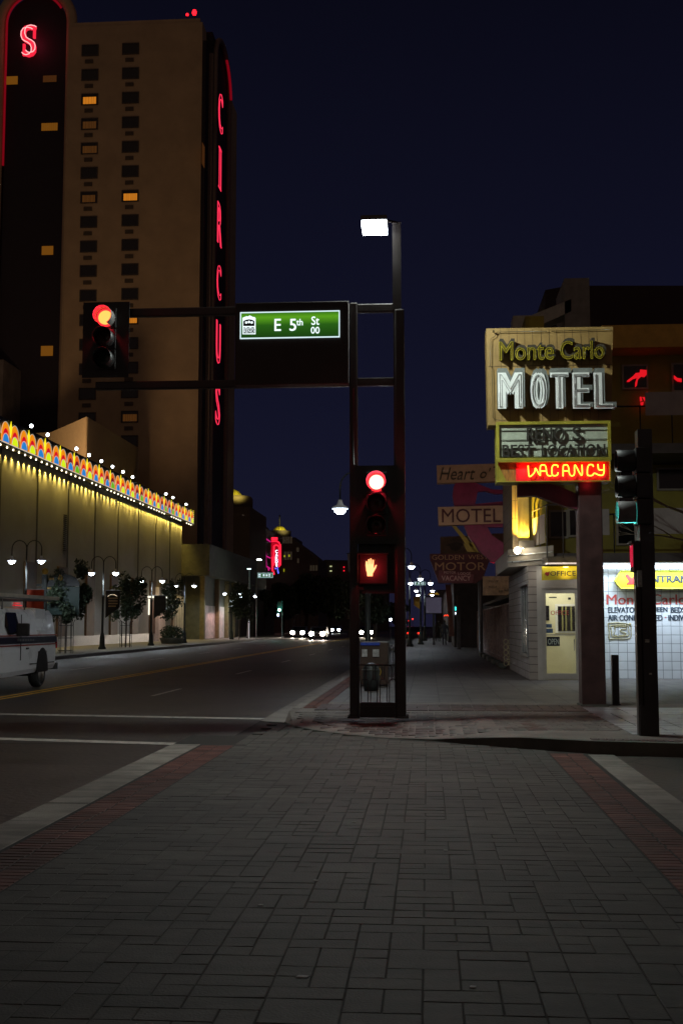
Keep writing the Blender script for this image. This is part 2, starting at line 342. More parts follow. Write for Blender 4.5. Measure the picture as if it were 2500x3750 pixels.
def slab(mb, x0, x1, y0, y1, z, h, gap, b=0.004):
    """one paver: chamfered top, sides"""
    x0 += gap/2; x1 -= gap/2; y0 += gap/2; y1 -= gap/2
    tz = [random.uniform(-.0016, .0016) for _ in range(4)]
    B = [(x0, y0, z), (x1, y0, z), (x1, y1, z), (x0, y1, z)]; M = [(x, y, z+h-b*.8) for x, y, _ in B]
    T = [(x0+b, y0+b, z+h+tz[0]), (x1-b, y0+b, z+h+tz[1]), (x1-b, y1-b, z+h+tz[2]), (x0+b, y1-b, z+h+tz[3])]
    fs = [(8, 9, 10, 11)]
    for i in range(4):
        j = (i+1) % 4; fs += [(i, j, 4+j, 4+i), (4+i, 4+j, 8+j, 8+i)]
    mb.add(B+M+T, fs); t = min(1, max(0, random.gauss(.5, .27)))
    mb.tone += [t]*len(fs)
def tile_field(mb, x0, x1, y0, y1, ux, uy, z, shapes, gap, inside=None):
    nx = int(round((x1-x0)/ux)); ny = int(round((y1-y0)/uy)); ux = (x1-x0)/nx; uy = (y1-y0)/ny
    occ = [[False]*ny for _ in range(nx)]
    for j in range(ny):
        for i in range(nx):
            if occ[i][j]: continue
            ch = shapes[:]; random.shuffle(ch)
            for (a, b) in ch+[(1, 1)]:
                if i+a <= nx and j+b <= ny and all(not occ[i+p][j+q] for p in range(a) for q in range(b)): break
            for p in range(a):
                for q in range(b): occ[i+p][j+q] = True
            X0, X1, Y0, Y1 = x0+i*ux, x0+(i+a)*ux, y0+j*uy, y0+(j+b)*uy
            if inside and not inside((X0+X1)/2, (Y0+Y1)/2): continue
            slab(mb, X0, X1, Y0, Y1, z, 0.016, gap)
# kerb line of the far corner (x, y, height of the kerb top)
KERB = [(60, 14.75, .165), (9, 14.9, .165), (3.6, 15.05, .165), (2.05, 15.38, .165), (1.2, 15.95, .15), (.55, 16.45, .09), (.05, 16.85, .03), (-.6, 17.2, .012), (-1.2, 17.7, .012), (-1.8, 18.45, .012), (-2.2, 19.2, .012), (-2.42, 19.9, .012)]
def kerb_y(x):
    for i in range(len(KERB)-1):
        a, b = KERB[i], KERB[i+1]
        if b[0] <= x <= a[0]: t = (a[0]-x)/(a[0]-b[0]); return a[1]+(b[1]-a[1])*t
    return 99
base = MB(); base.add([(-3.5, -12, .0095), (2.32, -12, .0095), (2.32, 17.5, .0095), (-3.5, 17.5, .0095)], [(0, 1, 2, 3)])
ss('crosswalk_bed', base, mat('joint_sand', (0.024, 0.023, 0.020, 1), 0.95))
pv = MB(); pv.tone = []
y = 2.2
for seam in (6.95, 11.3, 16.0):
    tile_field(pv, -2.62, 1.52, y, seam, 0.172, 0.165, -.003, [(1, 1), (1, 1), (2, 1), (2, 1), (1, 2), (1, 2), (2, 2)], 0.0045, lambda a, b: b < kerb_y(a)-.05)
    y = seam+0.004
tile_field(pv, -3.0, 1.52, 16.0, 19.9, 0.172, 0.165, -.003, [(1, 2), (2, 1), (2, 1), (2, 2), (1, 1)], 0.011, lambda a, b: b < kerb_y(a)-.1 and b > 16.0 and (a > -2.62 or b < 16.4) and a > -2.62+max(0, b-16.4)*.03)
ss('crosswalk_pavers', pv, PAV)
bk = MB(); bk.tone = []
for (x0, x1) in ((-3.08, -2.63), (1.53, 1.96)):
    yy = 2.2
    while yy < 16.05:
        if x0 > 0 and yy > 15.3: break
        xm = (x0+x1)/2+random.uniform(-.01, .01)
        slab(bk, x0, xm, yy, yy+.102, -.003, .016, .009, .006); slab(bk, xm, x1, yy, yy+.102, -.003, .016, .009, .006); yy += .102
ss('crosswalk_brick_border', bk, BRK)
ck = MB(); ck.tone = []
for (x0, x1) in ((-3.52, -3.11), (2.0, 2.34)):
    yy = 1.5
    while yy < 16:
        e_ = min(yy+3.1, 16.15 if x0 < 0 else 15.25)
        slab(ck, x0, x1, yy, e_, -.003, .018, .012, .006); yy += 3.1
ss('crosswalk_concrete_border', ck, tone_mat('pale_concrete_band', (0.24, 0.22, 0.19, 1), (0.29, 0.27, 0.23, 1), scale=3))
# ---- far corner pavement: kerb, ramp, sheet
kb = MB()
for i in range(len(KERB)-1):
    a, b = KERB[i], KERB[i+1]
    def off(p, q, r):
        d = Vector((q[0]-p[0], q[1]-p[1], 0)); n = Vector((d.y, -d.x, 0)).normalized(); return n
    n0 = off(KERB[max(0, i-1)], KERB[i+1], 0); n1 = off(a, KERB[min(len(KERB)-1, i+2)], 0)
    w = .18
    A = Vector((a[0], a[1], 0)); B = Vector((b[0], b[1], 0)); A2 = A+n0*w; B2 = B+n1*w
    if A2.y < A.y: A2 = A-n0*w
    if B2.y < B.y: B2 = B-n1*w
    za, zb = a[2]+.004, b[2]+.004
    kb.add([(A.x, A.y, -.02), (B.x, B.y, -.02), (B.x, B.y+.02, zb), (A.x, A.y+.02, za), (A2.x, A2.y, za), (B2.x, B2.y, zb)], [(0, 3, 2, 1), (3, 4, 5, 2)])
ss('kerb', kb, CONCD)
sh = MB(); inner = []
for (x, yk, h) in KERB:
    inner.append((x, yk+.17))
for i in range(len(KERB)-1):
    a, b = KERB[i], KERB[i+1]; (x0, y0), (x1, y1) = inner[i], inner[i+1]
    yb0, yb1 = max(y0+1.2, 20.6), max(y1+.6, 20.6)
    sh.add([(x0, y0-.02, a[2]), (x1, y1-.02, b[2]), (x1, yb1, .15), (x0, yb0, .15)], [(0, 3, 2, 1)])
sh.add([(-2.42, 20.6, .15), (60, 20.6, .15), (60, 23, .15), (-2.42, 23, .15)], [(0, 1, 2, 3)])
ss('corner_pavement', sh, mat('corner_paving', (0.15, 0.125, 0.11, 1), 0.7, var=0.35, scale=2.5, bump=0.5))
sw = MB(); sw.add([(-2.4, 23.0, .15), (14, 23.0, .15), (14, 420, .15), (-1.0, 420, .15), (-1.4, 110, .15)], [(0, 1, 2, 3, 4)])
sw.add([(-2.4, 23.0, .15), (-2.4, 23.0, -.01), (14, 23, -.01), (14, 23, .15)], [(0, 1, 2, 3)])
SWM = grid_mat('pavement_concrete', (0.118, 0.104, 0.096, 1), (0.045, 0.04, 0.038, 1), .62, .62, 0.012, 0.6, 0.0, 'xy', 0.25, 0.3)
ss('sidewalk', sw, SWM)
# red brick strip, gutter, kerb face along the street on the right-hand pavement
gt = MB(); gt.add([(-2.87, 20.2, .006), (-2.42, 19.9, .006), (-2.42, 400, .006), (-2.87, 400, .006)], [(0, 1, 2, 3)]); ss('gutter', gt, CONC)
gk = MB(); gk.box((-2.42, 21.2, -.01), (-2.26, 110, .158)); ss('street_kerb', gk, CONC)
gs = MB(); gs.tone = []
yy = 21.3
while yy < 60:
    for (a, b) in ((-2.25, -2.08), (-2.08, -1.9)): slab(gs, a, b, yy, yy+.2, .148, .014, .012, .006)
    yy += .2
ss('pavement_brick_strip', gs, BRK)
# dark red paver band and lit plaza tiles at the corner
def corner_z(x, y):
    i = 0
    while i < len(KERB)-2 and KERB[i+1][0] > x: i += 1
    a, b = KERB[i], KERB[i+1]; t = max(0, min(1, (a[0]-x)/(a[0]-b[0]))); yk = a[1]+(b[1]-a[1])*t+.17; h = a[2]+(b[2]-a[2])*t; y1 = max(yk+1.2, 20.6)
    return h+(.15-h)*max(0, min(1, (y-yk)/(y1-yk)))
cp_ = {0: MB(), 1: MB()}
for q in cp_.values(): q.tone = []
def in_poly(x, y, P):
    c = False; n = len(P)
    for i in range(n):
        (x1, y1), (x2, y2) = P[i], P[(i+1) % n]
        if (y1 > y) != (y2 > y) and x < (x2-x1)*(y-y1)/(y2-y1)+x1: c = not c
    return c
RP1 = [(p.x, p.y) for p in (aZ(1090, 2665, .03), aZ(1330, 2640, .1), aZ(1700, 2672, .1), aZ(1560, 2694, .05), aZ(1250, 2676, .03))]
RP2 = [(p.x, p.y) for p in (aZ(1900, 2643, .15), aZ(1945, 2643, .15), aZ(2030, 2700, .15), aZ(1975, 2700, .15))]
yy = 17.0
while yy < 20.55:
    xx = -2.3
    while xx < 2.7:
        w_ = random.choice((.2, .2, .1, .3))
        if yy+.1 > kerb_y(xx)+.3 and yy+.1 > kerb_y(xx+w_)+.3:
            k = 1 if in_poly(xx+w_/2, yy+.1, RP1) or in_poly(xx+w_/2, yy+.1, RP2) else 0
            slab(cp_[k], xx, xx+w_, yy, yy+.2, corner_z(xx+w_/2, yy+.1)-.006, .014, .012, .006)
        xx += w_
    yy += .2
ss('corner_pavers', cp_[0], tone_mat('corner_paver', (.075, .066, .060, 1), (.12, .104, .094, 1), rough=.6)); ss('corner_brick_patch', cp_[1], REDT)
gr = MB(); gr.tone = []
tile_field(gr, -2.0, 3.0, 20.75, 22.3, .2, .2, .148, [(1, 2), (2, 1)], .014)

ss('corner_red_pavers', gr, REDT)
gp = MB(); gp.tone = []
tile_field(gp, 2.75, 9, 16.4, 21.6, .3, .2, .152, [(1, 1), (1, 2), (2, 1), (2, 2)], .016, lambda a, b: a > 2.75+(21.6-b)*.0)
ss('plaza_pavers', gp, TILE)
gd = MB()   # soldier brick row along the kerb
gd.tone = []
xx = 2.1
while xx < 9: slab(gd, xx, xx+.1, 15.35 if xx > 3.4 else kerb_y(xx)+.2, (15.35 if xx > 3.4 else kerb_y(xx)+.2)+.22, .16, .012, .01, .005); xx += .1
ss('kerb_brick_row', gd, REDT)
for i, (px, py) in enumerate(((1107, 3577), (955, 3315), (1730, 3615), (1155, 3225), (1295, 3010), (1630, 3115))):
    P = aZ(px, py, .015); w_ = .03 if i == 0 else .016; m = MB(); m.prism([(P.x-w_, P.y-.012, .015), (P.x+w_*.8, P.y-.016, .015), (P.x+w_, P.y+.01, .015), (P.x-w_*.6, P.y+.014, .015)], (0, 0, .004))
    tag(m.build('litter_scrap', mat('paper_scrap', (.45, .45, .45, 1), .8)), 'tiny pale paper scrap lying on the crosswalk pavers', 'litter', 'paper scraps on the crosswalk')
# man-hole / patch marks in the near right roadway
mh = MB(); mh.lathe([(.28, .004), (.28, .012), (.25, .014)], (3.15, 13.2, 0), 28); ss('manhole_cover', mh, mat('cast_iron', (.09, .085, .08, 1), .45, metal=.6, bump=.8, scale=9))
# ---- left pavement
lw = MB(); lw.add([(-25.5, 30, .15), (-17.6, 30, .15), (-17.6, 420, .15), (-25.5, 420, .15)], [(0, 1, 2, 3)])
lw.add([(-60, 24, .15), (-17.6, 30, .15), (-25.5, 30, .15)], [(0, 1, 2)])
ss('left_sidewalk', lw, mat('left_pavement', (0.155, 0.14, 0.11, 1), 0.8, var=0.3, scale=1.4, bump=0.3))
lk = MB(); lk.box((-17.6, 24, -.01), (-17.42, 300, .16)); ss('left_kerb', lk, mat('kerb_dark_paint', (0.07, 0.06, 0.065, 1), 0.7))
# ================================================================== LEFT: low casino hall
XW, XF = -24.5, -23.6
WALLM = mat('grey_panel_wall', (0.25, 0.235, 0.21, 1), 0.75, var=0.12, scale=0.5, bump=0.1)
BROWNM = mat('brown_marble', (0.085, 0.045, 0.026, 1), 0.5, var=0.5, scale=2)
JOINT = mat('dark_joint', (0.03, 0.028, 0.026, 1), 0.8)
BLACKB = mat('black_board', (0.010, 0.012, 0.014, 1), 0.5)
cas = thing('casino_hall', (XW, 90, 0.15), 'long grey windowless casino hall topped by a band of lit rainbow arches', 'building')
YA, YB = 48.0, 4300*23.6*11.55e-4
w = MB(); w.box((XW-22, YA, .1), (XW, YB-1.2, 12.0)); w.box((XW-22, YA, 12.0), (XW-.5, YB-1.4, 12.6)); w.build('wall', WALLM, cas)
jy = [4300*24.5*k for k in (6.23e-4, 6.85e-4, 7.46e-4, 8.08e-4, 8.70e-4, 9.33e-4, 9.94e-4, 10.5e-4)]
for y_ in jy:
    w = MB(); w.box((XW, y_-.11, 5.5), (XW+.03, y_+.11, 11.85)); w.build('joint_strip', JOINT, cas)
    w = MB(); w.bev((XW-.02, y_-2.15, .85), (XW+.16, y_-.15, 5.5), .02); w.build('pilaster', BROWNM, cas)
w = MB(); w.box((XW, YA, .15), (XW+.09, YB-12, .86)); w.build('plinth', mat('grey_granite', (.36, .33, .32, 1), .35, var=.3, scale=14), cas)
w = MB()
for i in range(19): z = 6.2+i*.19; w.add([(XW+.012, 0, z), ], [])
zt, zb_ = 9.0, 6.6; yv = 4300*24.5/(1565-213)
for i in range(19): z = zb_+i*(zt-zb_)/18; w.box((XW+.004, yv-.32, z), (XW+.05, yv+.32, z+.07))
w.build('louvre_vent', JOINT, cas)
w = MB(); w.box((XF-.9, YA, 13.1), (XW-1.0, YB, 13.2)); w.box((XF-.35, YA, 11.72), (XF-.02, YB, 13.22)); w.box((XW-.6, YA, 11.95), (XF-.3, YB, 12.02)); w.box((XF-.02, YA, 11.72), (XF+.06, YB, 11.80)); fascia = w.build('fascia', BLACKB, cas)
# arch panels
ec = {}
def E(n, c, s): return emi(n, c, s)
AY = E('lit_amber', rgb(255, 150, 10), 0.85); AO = E('lit_orange', rgb(245, 105, 15), .8); AR = E('lit_red', rgb(225, 5, 35), .9); AM = E('lit_maroon', rgb(130, 5, 45), .7)
AB = E('lit_blue', rgb(40, 130, 210), .95); AG = E('lit_green', rgb(110, 190, 20), .9); AL = E('lit_lime', rgb(215, 240, 20), 1.0); AW = E('lit_white_tube', (1, .92, .7, 1), .6); AF = E('lit_yellow', rgb(255, 235, 30), 1.1)
PM = [AY, AO, AR, AM, AB, AG, AL, AW, AF]
def halfdisc(mb, yc, zc, ry, rz, x, mi, n=18, over=0.0, thick=.03):
    pts = [(x, yc+ry*math.cos(a), zc+rz*math.sin(a)) for a in [math.pi*i/n for i in range(n+1)]]
    if over: pts = [(x, yc+ry*.93, zc-over)]+pts+[(x, yc-ry*.93, zc-over)]
    mb.prism(pts, (thick, 0, 0), mi)
def arch_tube(mb, yc, zc, ry, rz, x, mi, r=.018, n=22):
    mb.tube([(x, yc+ry*math.cos(math.pi*i/n), zc+rz*math.sin(math.pi*i/n)) for i in range(n+1)], r, 5, mi)
dim = {3, 6, 9, 12, 13, 17}
pw = (YB-4300*23.6*6.504e-4)/17
y0 = 4300*23.6*6.504e-4-pw*3
BULB = emi('warm_bulb_glass', (1, .88, .6, 1), 5); BULBC = emi('white_globe', (.85, .93, 1, 1), 14)
k_ = 0
ya = y0
while ya < YB-.5:
    idx = k_-3
    m = MB(); zb = 11.84
    for s_, (o_, r_) in enumerate(((.78, .66), (2.25, .66))):
        yc = ya+o_; d_ = idx in dim
        a1 = 1 if d_ else 0
        halfdisc(m, yc, zb+.40, r_, .76, XF, a1, over=.38)
        halfdisc(m, yc+.02, zb+.08, r_*.74, .72, XF+.035, 3 if d_ else 2, thick=.02)
        halfdisc(m, yc-.05, zb+.03, r_*.72, .44, XF+.06, 4 if s_ == 0 else (5 if d_ else 6), thick=.03)
        arch_tube(m, yc, zb+.40, r_+.02, .78, XF+.05, 7, .013); arch_tube(m, yc-.05, zb+.03, r_*.76, .48, XF+.09, 7, .015)
    m.prism([(XF+.05, ya+1.52+q*.75, zb+z_) for q, z_ in ((0, .35), (.2, .75), (.26, .98), (.1, 1.15), (.02, 1.32), (-.1, 1.15), (-.26, .98), (-.2, .75))], (.03, 0, 0), 8)
    m.box((XF+.06, ya+.08, zb-.045), (XF+.10, ya+pw-.08, zb-.01), 7)
    p = m.build('arch_panel', PM, cas)
    for q in (.45, 1.5, 2.5):
        if random.random() < .12: continue
        b = MB(); b.ball((XF-.12, ya+q, 11.66), .05, 0, 8, sz=1.1); b.build('bulb', BULB, p)
    if ya > 58:
        lamp('under_fascia_light', 'SPOT', (XW+.7, ya+1.5, 11.6), 38, (1, .76, .20), None, .1, 130, (0, R(20), 0), .9)
        for q in (.45, 1.5, 2.5):
            lamp('under_fascia_light', 'SPOT', (XW+.13, ya+q+random.uniform(-.1, .1), 11.6), 185*1.25*random.uniform(.45, 1.55), (1, .72, .13), None, .02, 80, (0, R(8), 0), .9)
    ya += pw; k_ += 1
m = MB()
for i in range(8): m.ball((XF+.02, YB+.05, 11.8+i*.19), .05, 0, 6)
m.build('end_dots', AF, cas)
for (px, py) in ((116, 1560), (176, 1592), (281, 1643), (327, 1667), (372, 1689), (413, 1709), (451, 1728), (486, 1747), (608, 1809), (634, 1822), (682, 1847)):
    P = aX(px, py, XF-.35); m = MB(); m.ball(P, .115, 0, 8); m.tube([(P.x, P.y, 13.2), (P.x, P.y, P.z-.1)], .03, 5, 1); m.build('roof_bulb', [BULBC, BLACKM], cas)
# roof plant house with ribbed cladding
RIB = mat('ribbed_cladding', (0.34, 0.26, 0.14, 1), 0.7, var=0.1)
w = MB()
c1 = aX(318, 1525, -30.0); c2 = Vector((-35.8, 109.0, c1.z)); c0 = Vector((-30.0, 4300*30/(1565-487), c1.z)); c3 = Vector((-48, 113, c1.z)); c4 = Vector((-48, c0.y, c1.z))
pl = [(c.x, c.y, 12.0) for c in (c0, c1, c2, c3, c4)]
w.prism(pl[::-1], (0, 0, c1.z-12.0))
n_ = 46
for i in range(n_):
    a = c1.lerp(c2, (i+.5)/n_); w.box((a.x-.04, a.y-.04, 12), (a.x+.04, a.y+.04, c1.z-.03))
n_ = 60
for i in range(n_):
    a = c0.lerp(c1, (i+.5)/n_); w.box((a.x-.02, a.y-.05, 12), (a.x+.05, a.y+.05, c1.z-.03))
w.build('plant_house', RIB, cas)
for i in range(4):
    lamp('roof_uplight', 'SPOT', (-29.3, 107.2+i*2.9, 13.0), 110, (1, .72, .2), cas, .1, 60, (math.pi, 0, R(90)), .8)
lamp('roof_uplight', 'SPOT', (-31.0, 103.0, 13.2), 260, (1, .62, .2), cas, .3, 120, (R(150), 0, R(30)), .8)
lamp('roof_uplight', 'SPOT', (-34.0, 104.0, 13.2), 200, (1, .6, .2), cas, .3, 120, (R(150), 0, R(30)), .8)
# entrance at the far end of the hall
SHOP = emi('lit_shop_ceiling', (1, .95, .75, 1), 1.3); PINKW = mat('pale_column', (.62, .5, .44, 1), .6, var=.15)
ent = MB(); ent.box((XW-.6, 4300*24.5/1010, .15), (XW+.5, 4300*24.5/985, 5.0)); ent.build('entrance_column', PINKW, cas)
ent = MB(); ent.box((XW+.0, 102.0, 4.0), (XW+1.2, 104.3, 4.15)); ent.box((XW+.02, 102.2, 2.5), (XW+.06, 103.6, 3.9)); ent.build('entrance_light', SHOP, cas)
lamp('entrance_light_source', 'AREA', (XW+1.6, 104.0, 3.9), 60, (1, .75, .65), cas, (1.5, 3))
ent = MB()
for i in range(7): ent.box((XW+.02, 111.5+i*.75, .3), (XW+.3, 111.7+i*.75, 4.4))
ent.build('shutter_rib', PINKW, cas)
lamp('entrance_light_source', 'AREA', (XW+1.8, 113.2, 4.6), 60, (.95, 1, .6), cas, (1.5, 4))
# ================================================================== hotel tower
tw = thing('hotel_tower', (-32, 128, 0.15), 'tall beige hotel tower with vertical pink neon letters on its dark corner', 'building')
YT = 125.0; zr = ZY(90, YT, 480)
xa, xb = XY(203, YT), XY(716, YT)
w = MB(); w.prism([(xa, YT, .1), (xb, YT, .1), (xb, YT+24, .1), (xa, YT+24, .1)], (0, 0, zr-.1)); w.box((xa, YT+.1, zr), (xb-.3, YT+.6, zr+.5)); w.build('wall', BEIGE, tw)
CURT = emi('lit_curtain', rgb(235, 140, 35), .62); CURTD = mat('dim_curtain', (.16, .10, .05, 1), .9, var=.5, scale=6); CURTF = emi('faint_curtain', rgb(110, 66, 25), .34); DARKG = mat('dark_window_glass', (0.012, 0.012, 0.015, 1), 0.12, var=0.3)
WFR = mat('window_reveal', (0.05, 0.04, 0.035, 1), 0.7)
state = {(0, 2): 2, (0, 3): 1, (0, 4): 3, (0, 6): 1, (1, 6): 2, (1, 11): 2, (1, 15): 4}
for col_, (px0, px1) in enumerate(((298, 361), (446, 509))):
    for r_ in range(17):
        yt = 163+r_*89.8 - (6 if col_ else 0)+ (r_*.0)
        if r_ == 16 and col_ == 0: continue
        sh_ = -r_*(0.75 if col_ == 0 else .28)
        a = aY(px0+sh_+2, yt+44, YT); b = aY(px1+sh_+2, yt, YT)
        f = MB(); t = .12
        f.box((a.x, YT-.10, a.z), (b.x, YT-.015, a.z+t)); f.box((a.x, YT-.1, b.z-t), (b.x, YT-.015, b.z)); f.box((a.x, YT-.1, a.z+t), (a.x+t, YT-.015, b.z-t)); f.box((b.x-t, YT-.1, a.z+t), (b.x, YT-.015, b.z-t))
        f.box((a.x-.0, YT-.06, a.z-.78), (b.x-.35, YT-.02, a.z-.42)) if False else None
        wn = f.build('window', WFR, tw)
        st = state.get((col_, r_), 0)
        p = MB(); p.box((a.x+t, YT-.05, a.z+t), (b.x-t, YT-.02, b.z-t)); p.build('pane', DARKG, wn)
        if st:
            p = MB(); x = a.x+t+.1
            while x < b.x-t-.15:
                wd_ = random.choice((.12, .18, .3)); p.box((x, YT-.075, a.z+t+.02), (min(x+wd_, b.x-t), YT-.055, b.z-t-.28)); x += wd_+.025
            p.build('curtain', {1: CURTF, 2: CURT, 3: CURTF, 4: CURTF}[st], wn)
        v = MB(); v.box((a.x+.4, YT-.10, a.z-.85), (a.x+1.35, YT-.01, a.z-.42))
        for q in range(6): v.box((a.x+.42, YT-.12, a.z-.82+q*.065), (a.x+1.33, YT-.10, a.z-.80+q*.065))
        v.build('air_conditioner_grille', mat('grille_metal', (0.10, 0.075, 0.05, 1), .7), tw)
# corner recess, moulding and arched sign face on the street side
XS = xb
TD = mat('tower_dark_stucco', (0.018, 0.013, 0.020, 1), 0.85, var=.2, scale=.5); TM = mat('tower_moulding', (0.17, 0.12, 0.10, 1), 0.8, var=.15)
w = MB(); w.box((XS, YT+.35, .1), (XS+.35, YT+4.0, zr-2)); w.box((XS+.0, YT+2.4, zr-6), (XS+.7, YT+4.6, ZY(97, 128))); w.build('corner_recess', TD, tw)
w = MB(); w.box((XS+.35, YT+2.3, .1), (XS+.8, YT+3.4, zr-2.5)); w.build('corner_pilaster', TM, tw)
w = MB()
ys0, ys1 = YT+3.2, YT+12.8; rr = (ys1-ys0)/2; zc = zr-3.0
pts = [(XS+.1, ys1, .1)]+[(XS+.1, (ys0+ys1)/2+rr*math.cos(math.pi*i/28), zc+4.2*math.sin(math.pi*i/28)) for i in range(29)]+[(XS+.1, ys0, .1)]
w.prism(pts, (.55, 0, 0)); w.build('sign_face', TD, tw)
w = MB(); arc = [(XS+.9, (ys0+ys1)/2+rr*math.cos(math.pi*i/28), zc+4.2*math.sin(math.pi*i/28)) for i in range(29)]
w.tube([(XS+.7, ys1, .3)]+arc+[(XS+.7, ys0, .3)], .33, 8); w.build('arch_moulding', TM, tw)
RN = emi('red_neon_dim', rgb(170, 5, 30), .40)
w = MB(); w.tube([(p[0]+.25, p[1]-.2, p[2]-.9) for p in arc[1:12]], .16, 6); w.build('arch_neon', RN, tw)
PINK = emi('pink_neon', (1.0, .03, .085, 1), 1.1); PINKF = emi('pink_neon_face', (1.0, .02, .055, 1), 1.0); PINKC = emi('pale_pink_neon', (1.0, .42, .42, 1), 1.5)
yl = 4300*(abs(XS)-1.3)/(1565-787)
for ch, (t0, t1) in zip('CIRCUS', ((338, 485), (545, 697), (755, 905), (978, 1106), (1190, 1343), (1413, 1567))):
    hz = aX(792, t0, XS+.8).z; lz = aX(792, t1, XS+.8).z
    wl = 1.2 if ch == 'I' else 2.6
    m = MB(); text(m, ch, (XS+1.3, yl-wl/2, lz), wl, hz-lz, right=(0, 1, 0), tube=.008)
    nl = m.build('neon_letter', PINK, tw)
    if ch == 'I':
        m = MB(); m.box((XS+1.25, yl-.8, hz-.2), (XS+1.32, yl+.8, hz)); m.box((XS+1.25, yl-.8, lz), (XS+1.32, yl+.8, lz+.2)); m.build('serif', PINK, nl)
# wide face with the other arched sign, west of the beige bay
w = MB(); xl0, xl1 = XY(-20, YT+2), XY(206, YT+2); xm = (xl0+xl1)/2; ra = (xl1-xl0)/2; za = ZY(110, YT+2, 100)
pts = [(xl1, YT+1, .1)]+[(xm+ra*math.cos(math.pi*i/24), YT+1, za+ra*math.sin(math.pi*i/24)) for i in range(25)]+[(xl0, YT+1, .1)]
w.prism(pts, (0, 6, 0)); w.build('sign_face', TD, tw)
w = MB(); w.tube([(xl1+.7, YT+.6, .3)]+[(xm+(ra+.7)*math.cos(math.pi*i/24), YT+.6, za+(ra+.7)*math.sin(math.pi*i/24)) for i in range(25)]+[(xl0-.7, YT+.6, .3)], .62, 8); w.build('arch_moulding', BEIGE, tw)
w = MB(); w.tube([(xm+(ra-.1)*math.cos(math.pi*i/24), YT+.45, za+(ra-.1)*math.sin(math.pi*i/24)) for i in range(4, 25)]+[(xl0+.1, YT+.45, ZY(600, YT, 10))], .13, 6); w.build('arch_neon', RN, tw)
w = MB(); w.box((XY(-160, YT), YT+2, .1), (xl0-1.2, YT+9, za+2)); w.build('wing_wall', BEIGE, tw)
# big S: slab-serif ribbon with bright edge tubes
def sribbon(px):  return [aY(x, y, YT+.7) for (x, y) in px]
S_out = [(130, 107), (124, 103), (110, 100), (96, 104), (89, 115), (88, 130), (93, 144), (103, 151), (112, 155), (122, 163), (126, 175), (125, 188), (118, 197), (106, 201), (97, 198), (91, 192)]
m = MB(); P = sribbon(S_out); m.tube(P, [.30]*len(P), 8)
a, b = aY(124, 97, YT+.6), aY(131, 140, YT+.6); m.box((a.x, YT+.45, b.z), (b.x, YT+.75, a.z))
a, b = aY(86, 162, YT+.6), aY(93, 204, YT+.6); m.box((a.x, YT+.45, b.z), (b.x, YT+.75, a.z))
sl = m.build('neon_letter', PINKF, tw)
m = MB()
m.tube([p+Vector((.22, -.3, .12)) for p in P], .055, 5); m.tube([p+Vector((-.22, -.3, -.12)) for p in P], .055, 5)
m.build('neon_tube', PINKC, sl)
lamp('neon_glow', 'POINT', (xm, YT-.3, aY(110, 150, YT).z), 60, (1, .05, .12), tw, .5)
LITW = emi('dim_lit_room', rgb(85, 48, 16), .5); LITW2 = emi('lit_room', rgb(150, 92, 20), .45)
for (x0, y0_, x1, y1, mt) in ((20, 278, 66, 309, LITW2), (158, 275, 208, 300, LITW), (152, 449, 212, 478, LITW2), (153, 900, 196, 933, LITW2), (150, 1266, 195, 1303, LITW2)):
    a, b = aY(x0, y1, YT+.9), aY(x1, y0_, YT+.9); f = MB(); n = 8
    for i in range(n):
        xx = a.x+(b.x-a.x)*i/n
        f.box((xx, YT+.93, a.z), (xx+(b.x-a.x)/n*.9, YT+.985, b.z))
    f.build('lit_window', mt, tw)
f = MB(); P = aX(741, 560, XS+.4); f.box((XS+.36, P.y, P.z-1.2), (XS+.42, P.y+1.3, P.z+1.2)); f.build('lit_window', LITW, tw)
m = MB(); P = aY(712, 46, YT+1); m.ball(P, .28, 1, 8, sz=1.4); m.tube([(P.x, P.y, zr), (P.x, P.y, P.z)], .08, 6, 0); m.ball((P.x-.9, P.y+.4, P.z), .18, 1, 8); m.tube([(P.x-.9, P.y+.4, zr), (P.x-.9, P.y+.4, P.z)], .06, 6, 0); m.build('aviation_beacon', [BLACKM, emi('red_beacon', (1, .01, .02, 1), 3)], tw)
for (lx, e_) in ((-31, 1),):
    lamp('added_tower_fill', 'SPOT', (-30, 92, 13.6), 5000, (1, .62, .34), tw, 1.0, 75, (R(128), 0, R(4)), .8)  # unseen warm light added to brighten the tower wall
# tower podium seen below, with street-level frontage beyond the hall
pod = thing('tower_podium', (-27, 122, .15), 'dark ground-floor frontage below the tower with pink-lit pale wall between columns', 'building')
PDM = mat('podium_stone', (.13, .125, .10, 1), .7, var=.3, scale=1.2)
w = MB(); w.box((-40, 118.6, .1), (-22.8, 170, 6.6)); w.box((XS-2, 117.8, 6.6), (-22.0, 150, 9.8)); w.build('wall', PDM, pod)
w = MB(); a = aX(748, 2322, -22.75); b = aX(820, 2235, -22.75); w.box((-22.75, a.y, .2), (-22.7, b.y, 3.6)); w.build('shop_window', mat('pale_shop_wall', (.62, .50, .47, 1), .7, var=.35, scale=2), pod)
for px in (735, 790, 826, 850): 
    w = MB(); yy = 4300*22.6/(1565-px); w.box((-22.75, yy-.25, .15), (-22.3, yy+.35, 6.5)); w.build('column', mat('ochre_stone', (.20, .15, .07, 1), .7), pod)
lamp('shop_light', 'AREA', (-22.0, 125, 3.4), 220, (1, .62, .58), pod, (.6, 9), rot=(0, R(-35), 0))
lamp('shop_light', 'POINT', (-21.9, 130.5, 3.3), 20, (.8, .9, .7), pod, .2)
m = MB(); m.ball(aX(883, 2233-50+52, -22.0), .14, 0, 8); m.build('lamp_globe', BULBC, pod)
